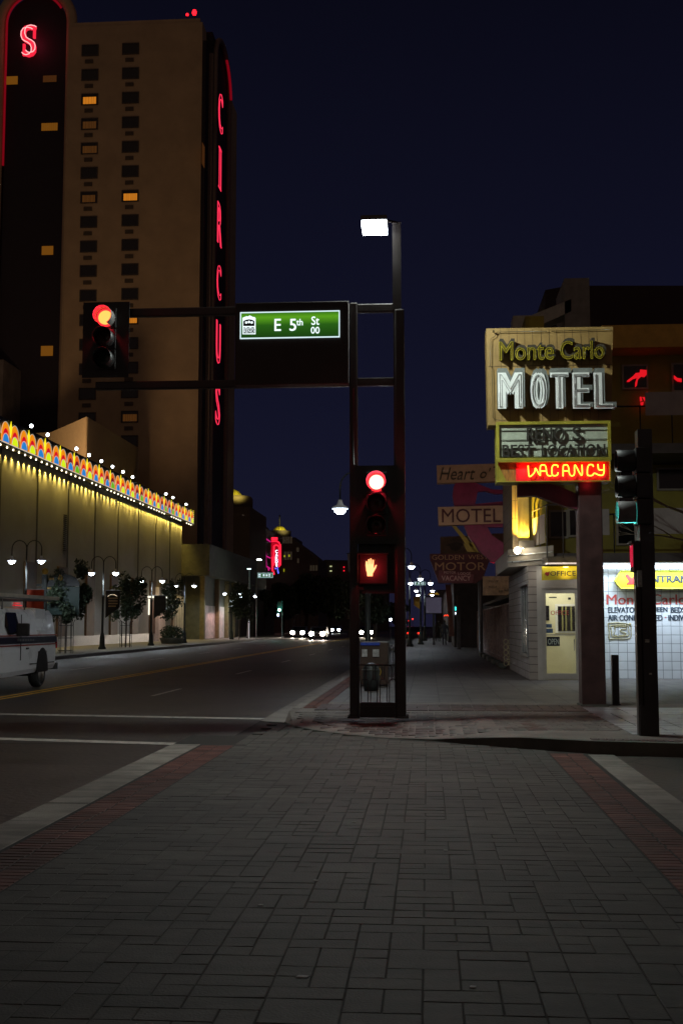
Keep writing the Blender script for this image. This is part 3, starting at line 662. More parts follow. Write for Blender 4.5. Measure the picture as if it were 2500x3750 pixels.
# small grey roof block in front of the tower at the left edge
gb = MB(); q = [aX(-40, 1260, -45), aX(0, 1308, -45), aX(105, 1378, -45)]
gb.prism([(-45, 4300*45/1605, 12), (-45, 4300*45/1460, 12), (-45, 4300*45/1460, aX(105, 1378, -45).z), (-45, 4300*45/1605, aX(0, 1308, -45).z)], (-10, 0, 0))
gw = gb.build('wall', mat('old_grey_render', (.12, .105, .095, 1), .9, var=.4, scale=.4), None)
blk = thing('roof_block', gw.location.copy(), 'plain grey windowless block rising behind the casino hall at the left edge', 'building'); gw.parent = blk; gw.location = (0, 0, 0)
gb = MB(); yy = 4300*45/1535; gb.box((-44.95, yy, 14), (-44.9, yy+2, 23)); gb.build('door_opening', DARKG, blk)
# ================================================================== double-arm street lamps
POSTM = mat('dark_green_post', (0.022, 0.026, 0.024, 1), 0.4, metal=.4, var=.2)
GLOBE = emi('lamp_globe_glow', (.80, .90, 1.0, 1), 45); SHADEM = mat('white_shade', (.7, .72, .75, 1), .4, var=.05)
def double_lamp():
    t = thing('street_lamp', (0, 0, .15), 'double-arm street lamp', 'street lamp')
    H = 5.0; z = .15
    m = MB(); m.lathe([(.24, z), (.24, z+.12), (.17, z+.2), (.15, z+.75), (.10, z+.95), (.075, z+1.0), (.065, z+3.1), (.085, z+3.15), (.085, z+3.25), (.04, z+3.3), (.035, z+5.3), (.0, z+5.45)], (0, 0, 0), 12); m.build('post', POSTM, t)
    for s in (-1, 1):
        a = MB(); pts = [(0, 0, z+4.9)]+[(s*(.375-.375*math.cos(math.pi*i/12)), 0, z+5.22+.42*math.sin(math.pi*i/12)) for i in range(13)]+[(s*.75, 0, z+4.85)]
        a.tube(pts, .022, 6); a.build('arm', POSTM, t)
        h = MB(); h.lathe([(.05, z+4.88), (.08, z+4.78), (.10, z+4.74), (.215, z+4.68), (.225, z+4.645), (.02, z+4.63)], (s*.75, 0, 0), 16)
        hd = h.build('lamp_head', SHADEM, t)
        h = MB(); h.lathe([(.15, z+4.632), (.145, z+4.56), (.09, z+4.50), (.01, z+4.48)], (s*.75, 0, 0), 12); h.build('globe', GLOBE, hd)
        h = MB(); h.lathe([(.13, z+4.627), (.22, z+4.622), (.22, z+4.634), (.13, z+4.632)], (s*.75, 0, 0), 16); h.build('lens_ring', emi('lens_ring_glow', (.7, .85, 1, 1), 3), hd)
    return t
dl = double_lamp(); DLT = tree_of(dl)
LD = []
lamp_spots = [(70, -19.7, 'nearest double-arm lamp on the casino side, carrying the red banner'), (364, -19.7, 'double-arm lamp carrying the black pennant between two young trees'), (547, -19.7, 'double-arm lamp with a plain dark pennant in front of the casino entrance'),
   (671, -19.6, 'double-arm lamp beside the planter tree at the far end of the casino hall'), (847, -19.7, 'double-arm lamp in front of the pink-lit shop wall'), (908, -19.7, 'farthest double-arm lamp on the casino side'),
   (1348, -1.6, 'double-arm lamp whose post is seen between the legs of the signal gantry'), (1457, -1.6, 'double-arm lamp just behind the right leg of the signal gantry'),
   (1500, -1.22, 'double-arm lamp on the motel side, third from the corner'), (1540, -.52, 'double-arm lamp on the motel side in front of the far green street name sign'), (1554, -.28, 'small far double-arm lamp above the sidewalk'), (1556, -.26, 'farthest small double-arm lamp above the sidewalk')]
for i, (px, X, lb) in enumerate(lamp_spots):
    D = 4300*abs(X)/(1565-px)
    if px == 1556: D = 126
    o = dl if i == 0 else copy_tree(DLT)
    o.location = (X, D, .15); o['label'] = lb; o['group'] = 'double-arm street lamps'
    for s in (-1, 1):
        if D < 135:
            lamp('lamp_light', 'SPOT', (X+s*.75, D, .15+4.40), 150 if X < -10 else 60, (.80, .90, 1.0), None, .04, 168, (0, 0, 0), .35)
# banners
def banner(post_x, D, lab, m1, m2, kind):
    X = post_x; m = MB(); z1, z0 = 3.25, 1.9
    if kind == 'red':
        t = thing('banner', (X, D, 2.2), lab, 'banner')
        b = MB(); n = 10
        for i in range(n):
            a0 = -1+2*i/n; a1 = -1+2*(i+1)/n; w0 = .62
            b.prism([(X+.1+.85*i/n, D-.12-.12*math.sin(3.1*i/n), 2.18-.12*math.sin(math.pi*i/n)), (X+.1+.85*(i+1)/n, D-.12-.12*math.sin(3.1*(i+1)/n), 2.18-.12*math.sin(math.pi*(i+1)/n)), (X+.1+.85*(i+1)/n, D-.12-.12*math.sin(3.1*(i+1)/n), 3.35), (X+.1+.85*i/n, D-.12-.12*math.sin(3.1*i/n), 3.35)], (0, .02, 0))
        b.build('cloth', m1, t)
        p = MB(); p.tube([(X, D, 3.36), (X+1.0, D-.1, 3.36)], .015, 6); p.build('bracket', BLACKM, t)
    else:
        t = thing('banner', (X, D, 2.0), lab, 'banner')
        b = MB(); b.prism([(X+.18, D-.05, 3.7), (X+1.05, D-.05, 3.7), (X+1.05, D-.05, 2.7), (X+.18, D-.05, 2.05)], (0, .02, 0)); b.build('cloth', m1, t)
        p = MB(); p.tube([(X, D, 3.72), (X+1.1, D-.04, 3.72)], .015, 6); p.build('bracket', BLACKM, t)
        if m2:
            s = MB()
            s.tube([(X+.3+.6*i/8, D-.065, 3.32+.14*math.sin(math.pi*i/8)) for i in range(9)], .035, 5)
            for q in range(4): s.box((X+.36, D-.07, 2.72+q*.16), (X+.92-(.1 if q < 1 else 0), D-.052, 2.8+q*.16))
            s.build('emblem', m2, t)
REDB = mat('red_banner_cloth', (.42, .05, .012, 1), .8, var=.25, scale=5)
banner(-19.7, 4300*19.7/1495, 'curved red cloth banner on the nearest lamp post by the van', REDB, None, 'red')
lamp('banner_light', 'SPOT', (-19.0, 54.5, 4.6), 8, (1, .6, .4), None, .2, 70, (R(30), 0, R(10)), .6)
banner(-19.7, 4300*19.7/1201, 'black pointed pennant with a tan emblem on the second lamp post', mat('black_cloth', (.025, .022, .022, 1), .9), mat('tan_print', (.35, .25, .14, 1), .9), 'pen')
banner(-19.7, 4300*19.7/1018, 'plain dark pointed pennant on the lamp post near the casino entrance', mat('dark_grey_cloth', (.05, .05, .055, 1), .9), None, 'pen')
# ================================================================== trees
LEAF = mat('dark_leaf', (0.035, 0.055, 0.028, 1), 0.6, var=.5, scale=6); BARK = mat('bark', (.06, .045, .035, 1), .9, var=.4, scale=12, bump=.5)
def leaf_cloud(mb, c, rx, ry, rz, n, s, rnd):
    for _ in range(n):
        while True:
            p = Vector((rnd.uniform(-1, 1), rnd.uniform(-1, 1), rnd.uniform(-1, 1)))
            if p.length < 1: break
        p = Vector((p.x*rx, p.y*ry, p.z*rz))+Vector(c)
        a = Vector((rnd.gauss(0, 1), rnd.gauss(0, 1), rnd.gauss(0, 1))).normalized(); b = a.orthogonal().normalized(); b.rotate(Matrix.Rotation(rnd.uniform(0, 6.28), 3, a)); cc = a.cross(b)
        q = s*rnd.uniform(.6, 1.4)
        mb.add([(p+b*q)[:], (p+cc*q*.5)[:], (p-b*q)[:], (p-cc*q*.5)[:]], [(0, 1, 2, 3)])
def street_tree(X, Y, h, w_, lab, seed, name='street_tree', dens=1.0, leaf=.10, z0=.15, trunk_h=None, group='young street trees'):
    rnd = random.Random(seed); t = thing(name, (X, Y, z0), lab, 'tree', group)
    th = trunk_h or h*.34; m = MB()
    m.tube([(X, Y, z0), (X+.03, Y, z0+th), (X-.03, Y, z0+h*.6), (X+.02, Y, z0+h*.9)], [.06*h/5, .045*h/5, .03*h/5, .01], 8)
    tips = []
    for i in range(13):
        zz = z0+th+(h-th)*i/15; a = rnd.uniform(0, 6.28); L = w_*.5*(1.0-.75*abs(i/13-.25))*rnd.uniform(.55, 1.15)
        e_ = (X+math.cos(a)*L, Y+math.sin(a)*L, zz+L*rnd.uniform(.5, 1.1)); m.tube([(X, Y, zz), ((X+e_[0])/2, (Y+e_[1])/2, zz+L*.35), e_], [.02*h/5, .014*h/5, .005], 5); tips.append(e_)
    m.build('trunk', BARK, t)
    c = MB()
    for e_ in tips:
        for j in range(2):
            r_ = w_*.17*rnd.uniform(.6, 1.3)
            leaf_cloud(c, (e_[0]+rnd.uniform(-.1, .1)*w_, e_[1]+rnd.uniform(-.1, .1)*w_, e_[2]+rnd.uniform(-.2, .15)*w_), r_, r_, r_*1.35, int(75*dens), leaf, rnd)
    leaf_cloud(c, (X, Y, z0+h*.86), w_*.1, w_*.1, h*.1, int(90*dens), leaf, rnd); leaf_cloud(c, (X, Y, z0+h*.58), w_*.2, w_*.2, h*.22, int(330*dens), leaf, rnd)
    c.build('crown', LEAF, t); return t
def tree_guard(X, Y, lab):
    t = thing('tree_guard', (X, Y, .15), lab, 'tree guard', 'iron guards round the street trees')
    m = MB()
    for i in range(8): a = i*math.pi/4+.2; m.tube([(X+.38*math.cos(a), Y+.38*math.sin(a), .15), (X+.38*math.cos(a), Y+.38*math.sin(a), 1.75), (X+.46*math.cos(a), Y+.46*math.sin(a), 1.9)], .017, 5)
    m.build('bars', BLACKM, t)
    for z in (.3, .95, 1.6): r_ = MB(); r_.tube([(X+.38*math.cos(i*math.pi/10), Y+.38*math.sin(i*math.pi/10), z) for i in range(20)], .017, 5, closed=True); r_.build('ring', BLACKM, t)
street_tree(XY(243, 60.5), 60.5, 4.2, 2.1, 'bushy young tree behind the van, nearest on the casino side', 11, dens=2.0, trunk_h=1.5)
tree_guard(XY(243, 60.5), 60.5, 'iron guard round the nearest young tree, right of the van')
street_tree(XY(462, 77), 77, 4.7, 2.1, 'young tree between the pennant lamp and the casino entrance', 12, dens=1.7, trunk_h=1.5)
tree_guard(XY(462, 77), 77, 'iron guard round the young tree between the two pennants')
street_tree(XY(630, 92), 92, 5.0, 1.9, 'sparse young tree in a planter, against the bright casino entrance', 16, dens=.55, leaf=.12, trunk_h=1.9)
pl_ = thing('planter', (XY(630, 92), 92, .15), 'shrubby dark planter at the foot of the sparse tree', 'planter'); m = MB(); m.lathe([(.8, .15), (.95, .55), (.98, .6), (.85, .6)], (XY(630, 92), 92, 0), 18); m.build('tub', CONCD, pl_)
m = MB(); leaf_cloud(m, (XY(630, 92), 92, 1.0), .95, .95, .6, 900, .1, random.Random(3)); m.build('shrub', LEAF, pl_)
street_tree(XY(876, 118), 118, 5.4, 2.6, 'dark young tree in front of the far frontage, below the domed building', 14, dens=1.2, leaf=.14)
# wayfinding sign
D = 60.0
ws = thing('wayfinding_sign', (XY(162, D), D, .15), 'dark arched wayfinding sign with a gold ball on its post', 'sign')
x0, x1 = XY(162, D), XY(300, D)
m = MB(); m.box((x0-.13, D-.13, .15), (x0+.13, D+.13, ZY(2105, D, 162))); m.build('post', POSTM, ws)
m = MB(); m.box((XY(130, D), D-.04, ZY(2142, D)), (XY(215, D), D+.04, ZY(2136, D))); m.build('crossbar', POSTM, ws)
GOLD = mat('gold_leaf', (.55, .34, .06, 1), .35, metal=.7); m = MB(); m.ball((x0, D, ZY(2092, D, 162)), .17, 0, 12); m.lathe([(.02, .0), (.16, .05), (.02, .12)], (x0, D, ZY(2103, D, 162)), 10); m.build('gold_ball', GOLD, ws)
GRNB = mat('sign_green', (.004, .022, .017, 1), .5); xc = (XY(172, D)+XY(290, D))/2; rr = (XY(290, D)-XY(172, D))/2
m = MB(); zt = ZY(2143, D); m.prism([(xc-rr, D-.05, zt)]+[(xc-rr*math.cos(math.pi*i/16), D-.05, zt+(ZY(2098, D)-zt)*math.sin(math.pi*i/16)) for i in range(1, 16)]+[(xc+rr, D-.05, zt)], (0, .1, 0)); m.build('arch_board', BLACKB, ws)
m = MB(); m.box((xc-rr, D-.05, ZY(2250, D)), (xc+rr, D+.05, zt-.03)); m.build('text_board', GRNB, ws)
m = MB(); m.ball(aY(222, 2118, D-.07), .14, 0, 8, sy=.3); m.ball(aY(222, 2109, D-.07), .08, 0, 8, sy=.3)
for i, xr in enumerate((205, 205, 186, 200)):
    px = 174
    while px < xr-7: q = random.choice((3, 4, 6)); p_, r_ = aY(px, 2157+i*17, D-.06), aY(px+q, 2151+i*17, D-.06); m.box((p_.x, D-.07, p_.z), (r_.x, D-.052, r_.z)); px += q+1.5
for i in range(4): p_, r_ = aY(180+i*5, 2124, D-.06), aY(183+i*5, 2116, D-.06); m.box((p_.x, D-.07, p_.z), (r_.x, D-.052, r_.z))
m.build('lettering', mat('gold_print', (.5, .3, .06, 1), .6), ws)
# ================================================================== van
VX, V0, V1 = -10.25, 26.3, 32.1      # near side, front, rear
van = thing('work_van', (VX-1.0, 29.2, 0), 'white work van with a dark stripe and a ladder rack, cut by the left edge', 'van')
VWH = mat('white_van_paint', (.80, .80, .82, 1), .3, var=.03, scale=2, coat=.5); RUB = mat('tyre_rubber', (.02, .02, .02, 1), .8, var=.3, scale=9)
VGL = mat('van_dark_glass', (.008, .008, .01, 1), .05, var=.1)
W2 = 1.0; cxv = VX-1.0
def vsec(y, zlo, zhi, tw_, tl):  # cross-section ring from bottom to roof; tumblehome at the top
    return [(cxv+s*w_, y, z) for s in (1,) for (w_, z) in ((W2*.93*tl, zlo), (W2*.99*tl, zlo+.12), (W2*tl, .95 if zhi > 1.2 else zlo+.2), (W2*.985*tl, min(1.25, zhi-.05)), (W2*tw_, zhi-.18), (W2*tw_-.10, zhi-.05), (W2*tw_-.3, zhi))]
def vloft(mb, secs, mi=0):
    rings = []
    for sct in secs:
        r_ = vsec(*sct); rings.append(r_+[(2*cxv-p[0], p[1], p[2]) for p in r_[::-1]])
    n = len(rings[0]); V = [p for r_ in rings for p in r_]; F = []
    for i in range(len(rings)-1):
        for k in range(n):
            k2 = (k+1) % n; F.append((i*n+k, (i+1)*n+k, (i+1)*n+k2, i*n+k2)[::-1])
    F.append(tuple(range(n))); F.append(tuple(range((len(rings)-1)*n, len(rings)*n))[::-1])
    mb.add(V, F, mi, False)
m = MB(); vloft(m, [(V1, .5, 2.0, .86, .97), (V1-.08, .46, 2.08, .88, 1), (V1-.8, .44, 2.1, .88, 1)])
vloft(m, [(V1-1.55, .40, 2.1, .88, 1), (V1-3.6, .36, 2.1, .88, 1), (V1-4.0, .36, 2.06, .87, 1), (V1-4.55, .38, 1.45, .92, 1), (V1-4.8, .38, 1.22, .93, .99), (V1-5.5, .42, 1.12, .93, .97), (V1-5.75, .45, 1.0, .9, .93)])
m.box((cxv-.99, V1-1.56, 1.02), (cxv+.99, V1-.79, 1.5)); m.box((cxv-.9, V1-1.56, 1.5), (cxv+.9, V1-.79, 2.06)); vloft(m, [(V1-.78, .98, 2.1, .88, 1), (V1-1.57, .98, 2.1, .88, 1)])
m.build('body', VWH, van)
def arch(mb, yc, x, mi): 
    mb.prism([(x, yc-.46, .40)]+[(x, yc-.46*math.cos(math.pi*i/14), .44+.60*math.sin(math.pi*i/14)) for i in range(15)]+[(x, yc+.46, .40)], (.012, 0, 0), mi)
m = MB(); arch(m, V1-1.2, VX+.001, 0); m.box((cxv-.9, V1-1.6, .3), (cxv+.85, V1-.75, 1.05)); m.build('wheel_arch', BLACKM, van)
STRD = mat('navy_stripe', (.012, .014, .03, 1), .35); STRR = mat('red_stripe', (.30, .03, .02, 1), .4)
m = MB(); m.box((VX+.004, V1-5.6, 1.17), (VX+.014, V1-.02, 1.33), 0); m.box((VX+.004, V1-5.6, 1.36), (VX+.014, V1-.02, 1.385), 1); m.box((VX+.004, V1-5.6, 1.11), (VX+.014, V1-.02, 1.14), 1); m.build('side_stripe', [STRD, STRR], van)
m = MB()
for i in range(7): m.box((VX+.015, V1-3.2+i*.19, 1.23), (VX+.018, V1-3.2+i*.19+.12, 1.28), 0)
m.build('stripe_lettering', mat('grey_lettering', (.2, .2, .2, 1), .6), van)
m = MB(); xg = VX+.006; m.prism([(xg, V1-2.95, 1.42), (xg, V1-3.75, 1.42), (xg-.06, V1-3.9, 1.6), (xg-.11, V1-3.75, 1.95), (xg-.11, V1-3.05, 1.95)], (.01, 0, 0)); m.build('side_window', VGL, van)
m = MB(); m.prism([(cxv-.8, V1-4.02, 2.0), (cxv+.8, V1-4.02, 2.0), (cxv+.86, V1-4.52, 1.47), (cxv-.86, V1-4.52, 1.47)], (0, -.03, .01)); m.build('windscreen', VGL, van)
m = MB(); m.bev((VX+.10, V1-3.55, 1.36), (VX+.42, V1-3.42, 1.68), .04); m.tube([(VX-.02, V1-3.45, 1.42), (VX+.14, V1-3.48, 1.46)], .02, 6); m.build('wing_mirror', BLACKM, van)
m = MB(); m.box((cxv-1.0, V1-.02, .42), (cxv+1.0, V1+.14, .60)); m.build('rear_bumper', GREYM, van)
m = MB(); m.box((VX-.13, V1-.02, 1.0), (VX+.008, V1+.03, 1.22)); m.build('tail_light', mat('red_lens', (.4, .01, .02, 1), .2), van)
m = MB(); m.box((VX+.004, V1-2.93, .75), (VX+.02, V1-2.91, 1.9)); m.box((VX+.004, V1-2.5, 1.02), (VX+.03, V1-2.34, 1.06)); m.box((VX+.003, V1-2.2, .62), (VX+.012, V1-.2, .645)); m.build('door_seam', BLACKM, van)
for yw in (V1-1.2, V1-4.75):
    for sx in (0, 1):
        x = VX-.02 if sx == 0 else VX-1.75; s_ = 1
        m = MB(); m.lathe([(.2, -.25), (.30, -.26), (.355, -.21), (.36, -.12), (.355, -.03), (.32, 0.01), (.22, .0)], (x, yw, .36), 28, axis='x'); wh = m.build('wheel', RUB, van)
        m = MB(); m.lathe([(.225, .012), (.22, -.03), (.10, -.06), (.09, -.01), (.03, 0.0)], (x, yw, .36), 20, axis='x')
        for i in range(8): a = i*math.pi/4; m.ball((x-.03, yw+.155*math.cos(a), .36+.155*math.sin(a)), .022, 1, 6)
        m.build('rim', [CHROME, BLACKM], wh)
m = MB()
for yy in (V1-.7, V1-2.4, V1-4.0):
    m.tube([(VX-.1, yy, 2.02), (VX-.1, yy, 2.30), (VX-1.9, yy, 2.30), (VX-1.9, yy, 2.02)], .025, 6)
m.tube([(VX-.1, V1-.3, 2.30), (VX-.1, V1-4.6, 2.30)], .03, 6); m.build('roof_rack', GREYM, van)
lad = thing('ladder', (VX-.35, V1-2.2, 2.33), 'pale ladder lying on the rack of the white van', 'ladder')
m = MB()
for dx in (0, -.42): m.box((VX-.12+dx-.03, V1-5.2, 2.33), (VX-.12+dx+.03, V1+.45, 2.42))
for i in range(19): m.tube([(VX-.12, V1-5.1+i*.3, 2.375), (VX-.54, V1-5.1+i*.3, 2.375)], .016, 5)
m.build('rails_and_rungs', mat('fibreglass', (.45, .40, .33, 1), .5), lad)
m = MB(); m.box((VX-.36, V1-2.55, 2.13), (VX-.3, V1-2.0, 2.155)); m.box((VX-.36, V1-2.5, 2.19), (VX-.3, V1-2.15, 2.21)); m.build('red_marker_light', emi('red_marker', (1, .01, .02, 1), .8), van)
# ================================================================== far street: buildings
def wall_w_windows(t, x0, x1, Y, z1, m, nx, nz, wz=.5, glassm=None, z0=.1, depth=12):
    w = MB(); w.box((x0, Y, z0), (x1, Y+depth, z1)); w.build('wall', m, t)
    for j in range(nz):
        for i in range(nx):
            xx = x0+(i+.25)*(x1-x0)/nx; zz = z0+2+(j+.3)*(z1-z0-2)/nz; p = MB(); p.box((xx, Y-.06, zz), (xx+(x1-x0)/nx*.5, Y-.02, zz+(z1-z0-2)/nz*wz)); p.build('window', glassm or DARKG, t)
DOMEY = mat('gilded_dome', (.55, .45, .05, 1), .5, var=.2)
def dome(t, c, r, ribs=12):
    m = MB(); m.lathe([(r*math.cos(a), r*.95*math.sin(a)) for a in [i*math.pi/2/8 for i in range(9)]], c, 24); d = m.build('dome', DOMEY, t)
    for i in range(ribs):
        a = 2*math.pi*i/ribs; q = MB(); q.tube([(c[0]+r*1.0*math.cos(b)*math.cos(a), c[1]+r*math.cos(b)*math.sin(a), c[2]+r*.95*math.sin(b)) for b in [k*math.pi/2/7 for k in range(8)]], r*.035, 5); q.build('rib', mat('dome_rib', (.25, .20, .03, 1), .6), d)
    q = MB(); q.tube([(c[0], c[1], c[2]+r*.9), (c[0], c[1], c[2]+r*2.6)], .15, 5); q.build('spire', GREYM, d)
    lamp('dome_light', 'SPOT', (c[0]+1.5*r, c[1]-3.2*r, c[2]+.5*r), 700*r, (1, .92, .25), t, .3, 60, (R(90), 0, R(24)), .8)
D = 172; b1 = thing('domed_building', (XY(850, D), D+6, .15), 'brown plain building with a striped yellow dome peeping out behind the tower', 'building')
bm_ = mat('brown_render', (.16, .115, .07, 1), .9, var=.12)
w = MB(); w.box((XY(790, D), D, .1), (XY(912, D), D+18, ZY(1850, D))); w.box((XY(800, D), D-.2, ZY(2260, D)), (XY(860, D), D, ZY(2100, D))); w.build('wall', bm_, b1)
w = MB(); w.lathe([(3.2, 0), (3.2, 1.6), (2.9, 2.0)], (XY(846, D+5), D+5, ZY(1850, D)), 20); w.build('drum', bm_, b1)
dome(b1, (XY(843, D+5), D+5, ZY(1832, D+5, 843)), 1.75)
D = 150; b2 = thing('corner_shop_building', (XY(905, D), D, .15), 'low dark frontage with lit pale pilaster strips, left of the small green street name sign', 'building')
w = MB(); w.box((-24, D, .1), (XY(930, D), D+20, ZY(2195, D))); w.build('wall', mat('dark_olive_wall', (.07, .065, .045, 1), .85), b2)
w = MB(); w.box((XY(872, D-2), D-2.2, 3), (XY(878, D-2), D-2, ZY(2085, D))); w.build('pilaster', mat('pale_pilaster', (.45, .45, .35, 1), .8), b2)
lamp('sign_light', 'POINT', (XY(884, D-3), D-3.4, 6.5), 14, (.9, 1, .6), b2, .2)
D = 232; b3 = thing('parking_garage', (XY(960, D), D, .15), 'dark stepped parking building behind the red neon sign', 'building')
GAR = mat('garage_concrete', (.075, .055, .05, 1), .9, var=.3, scale=.2)
pts = [(905, 1905), (935, 1905), (935, 1920), (985, 1942), (1010, 1950), (1010, 1965), (1060, 1965), (1110, 2000), (1165, 2045), (1165, 2330), (905, 2330)]
w = MB(); w.prism([aY(x, y, D)[:] for x, y in pts], (0, 20, 0)); w.build('wall', GAR, b3)
OPEN = mat('open_deck', (.16, .13, .09, 1), .9, var=.4); YL = emi('lit_small_window', rgb(170, 170, 30), .7); DK = emi('deck_glow', rgb(52, 44, 34), .6)
for (x0, y0_, x1, y1) in ((921, 1963, 945, 1992), (1035, 1965, 1072, 1990), (1085, 2005, 1098, 2020), (1040, 2020, 1072, 2050), (1088, 2045, 1097, 2062), (1135, 2070, 1165, 2090)):
    a, b = aY(x0, y1, D-.3), aY(x1, y0_, D-.3); p = MB(); n = max(1, int((x1-x0)/9))
    for i in range(n): p.box((a.x+(b.x-a.x)*i/n, D-.3, a.z), (a.x+(b.x-a.x)*(i+.7)/n, D-.1, b.z))
    p.build('open_deck', DK, b3)
for (x0, y0_, x1, y1) in ((1039, 2033, 1044, 2040), (1056, 2031, 1061, 2039), (1038, 2083, 1041, 2094)):
    a, b = aY(x0, y1, D-.5), aY(x1, y0_, D-.5); p = MB(); p.box((a.x, D-.55, a.z), (b.x, D-.35, b.z)); p.build('window', YL, b3)
m = MB(); m.ball(aY(928, 1915, D-1), .6, 0, 8, sx=1.3, sz=.8); m.build('roof_light', BULBC, b3)
D = 262; b4 = thing('far_domed_building', (XY(1022, D), D, .15), 'far building carrying a small striped yellow dome and tall spire above the neon sign', 'building')
w = MB(); w.box((XY(985, D), D, .1), (XY(1080, D), D+15, ZY(1965, D))); w.lathe([(2.6, 0), (2.6, 1.6)], (XY(1022, D), D, ZY(1968, D)), 16); w.build('wall', GAR, b4)
dome(b4, (XY(1022, D), D, ZY(1951, D, 1022)), 1.55)
D = 330; b5 = thing('far_block', (XY(1190, D), D, .15), 'far low flat building across the end of the street', 'building')
w = MB(); w.prism([aY(x, y, D)[:] for x, y in ((1150, 2065), (1190, 2050), (1290, 2052), (1290, 2062), (1420, 2070), (1420, 2330), (1150, 2330))], (0, 12, 0)); w.build('wall', mat('far_dark_wall', (.05, .04, .045, 1), .9), b5)
for (px, py) in ((1211, 2074), (1211, 2091)):
    a, b = aY(px-4, py+2, D-.5), aY(px+4, py-2, D-.5); p = MB(); p.box((a.x, D-.6, a.z), (b.x, D-.4, b.z)); p.build('window', emi('pale_window', rgb(200, 205, 150), .9), b5)
for (px, py) in ((1259, 2077), (1259, 2090)):
    p = MB(); p.ball(aY(px, py, D-.6), .22, 0, 6); p.build('red_lamp', emi('far_red', (1, .01, .03, 1), 1.2), b5)
# pink and red vertical neon sign
D = 205; ns = thing('neon_blade_sign', (XY(1010, D), D, ZY(2150, D)), 'tall red neon blade sign with white vertical letters down the street', 'sign')
NRED = emi('red_neon', (1.0, .012, .035, 1), 2.2); NREDF = emi('red_neon_face', (.8, .0, .02, 1), .5); NPK = emi('magenta_tube', (.6, .01, .22, 1), .8); NWB = emi('blue_white_tube', (.7, .75, 1, 1), 3.0); NBL = emi('blue_tube', (.1, .14, 1, 1), 1.6)
w = MB(); w.prism([aY(x, y, D)[:] for x, y in ((991, 1968), (1017, 1968), (1018, 1982), (1028, 1998), (1028, 2072), (1024, 2078), (1008, 2084), (1004, 2110), (991, 2094))], (0, .9, 0)); w.build('board', mat('red_enamel', (.18, .01, .02, 1), .5), ns)
w = MB()
for pl2 in ([(994, 1975), (1016, 1975)], [(994, 1970), (1016, 1970)], [(994, 1982), (1014, 1982), (1022, 1988), (1027, 1998), (1027, 2070)], [(1003, 2070), (1003, 2000), (1006, 1998), (1012, 1996), (1018, 1998), (1022, 2004), (1022, 2076)], [(997, 2040), (998, 2092)], [(1001, 2092), (1004, 2104)]):
    w.tube([aY(x, y, D-.25) for x, y in pl2], .11, 5)
w.build('neon_tube', NRED, ns)
w = MB(); w.prism([aY(x, y, D-.1)[:] for x, y in ((994, 1980), (1000, 1980), (1001, 2092), (994, 2092))], (0, .08, 0)); w.prism([aY(x, y, D-.1)[:] for x, y in ((1001, 1986), (1020, 1986), (1026, 1998), (1026, 2068), (1022, 2070), (1022, 2000), (1003, 2000), (1001, 2004))], (0, .08, 0)); w.build('red_face', NREDF, ns)
w = MB()
for pl2 in ([(972, 2005), (974, 2078)], [(973, 2036), (990, 2044)], [(973, 2072), (992, 2084)], [(991, 1985), (972, 1972)], [(982, 2076), (984, 2090)]): w.tube([aY(x, y, D+.3) for x, y in pl2], .13, 5)
w.build('support_frame', NPK, ns)
w = MB()
for i, ch in enumerate('CARDI'):
    ptext(w, ch, 1008.5+(2.2 if ch == 'I' else 0), 2014+i*12.4, 1017.5-(2.2 if ch == 'I' else 0), 2025+i*12.4, D-.35, depth=.08, bold=.02)
w.build('letters', NWB, ns)
w = MB(); 
for (x, y) in ((1009, 2082), (1016, 2080), (1017, 2087), (1018, 2093), (1019, 2098)): w.ball(aY(x, y, D-.3), .14, 0, 6)
w.build('dim_tube_ends', NBL, ns)
lamp('neon_glow', 'POINT', (XY(985, D), D-2.5, ZY(2030, D)), 260, (1, .03, .10), ns, .5)
# far junction: signal, luminaires, street name sign
def sign_far(px0, py0, px1, py1, D, lab):
    t = thing('street_name_sign', (XY((px0+px1)/2, D), D, ZY(py1, D)), lab, 'street sign')
    a, b = aY(px0, py1, D), aY(px1, py0, D); m = MB(); m.box((a.x, D, a.z), (b.x, D+.15, b.z)); m.build('frame', emi('pale_frame', (.4, .6, .6, 1), .6), t)
    g_ = .07; m = MB(); m.box((a.x+g_, D-.02, a.z+g_), (b.x-g_, D-.005, b.z-g_)); m.build('face', emi('lit_green_face_dim', rgb(40, 95, 40), .8), t)
    m = MB(); w_ = b.x-a.x; h_ = b.z-a.z
    for (u0, u1, v0, v1) in ((.05, .2, .22, .4), (.05, .2, .5, .78), (.34, .46, .3, .74), (.54, .66, .3, .7), (.73, .84, .25, .48), (.73, .84, .56, .78)): m.box((a.x+w_*u0, D-.05, a.z+h_*v0), (a.x+w_*u1, D-.022, a.z+h_*v1))
    m.build('lettering', emi('lit_white_print', (.75, .9, 1, 1), .9), t); return t
sign_far(944, 2098, 999, 2116, 125, 'small lit green street name sign at the next junction, below the red neon sign')
sign_far(1516, 2130, 1557, 2143, 118, 'small lit green street name sign far along the motel side, among the lamps')
D = 125; jp = thing('signal_pole', (XY(939, D), D, .15), 'far thin signal pole with a lit luminaire arm above the small green sign', 'signal pole')
m = MB(); m.tube([(XY(939, D), D, .15), (XY(939, D), D, ZY(2048, D))], .05, 6); m.tube([(XY(939, D), D, ZY(2050, D)), (XY(958, D), D, ZY(2048, D))], .03, 5); m.tube([(XY(939, D), D+.1, ZY(2095, D)), (XY(1000, D), D+.1, ZY(2095, D))], .05, 5); m.build('pole', GREYM, jp)
m = MB(); m.ball(aY(949, 2050, D), .15, 0, 8, sx=1.7, sz=.5); m.build('luminaire', GLOBE, jp)
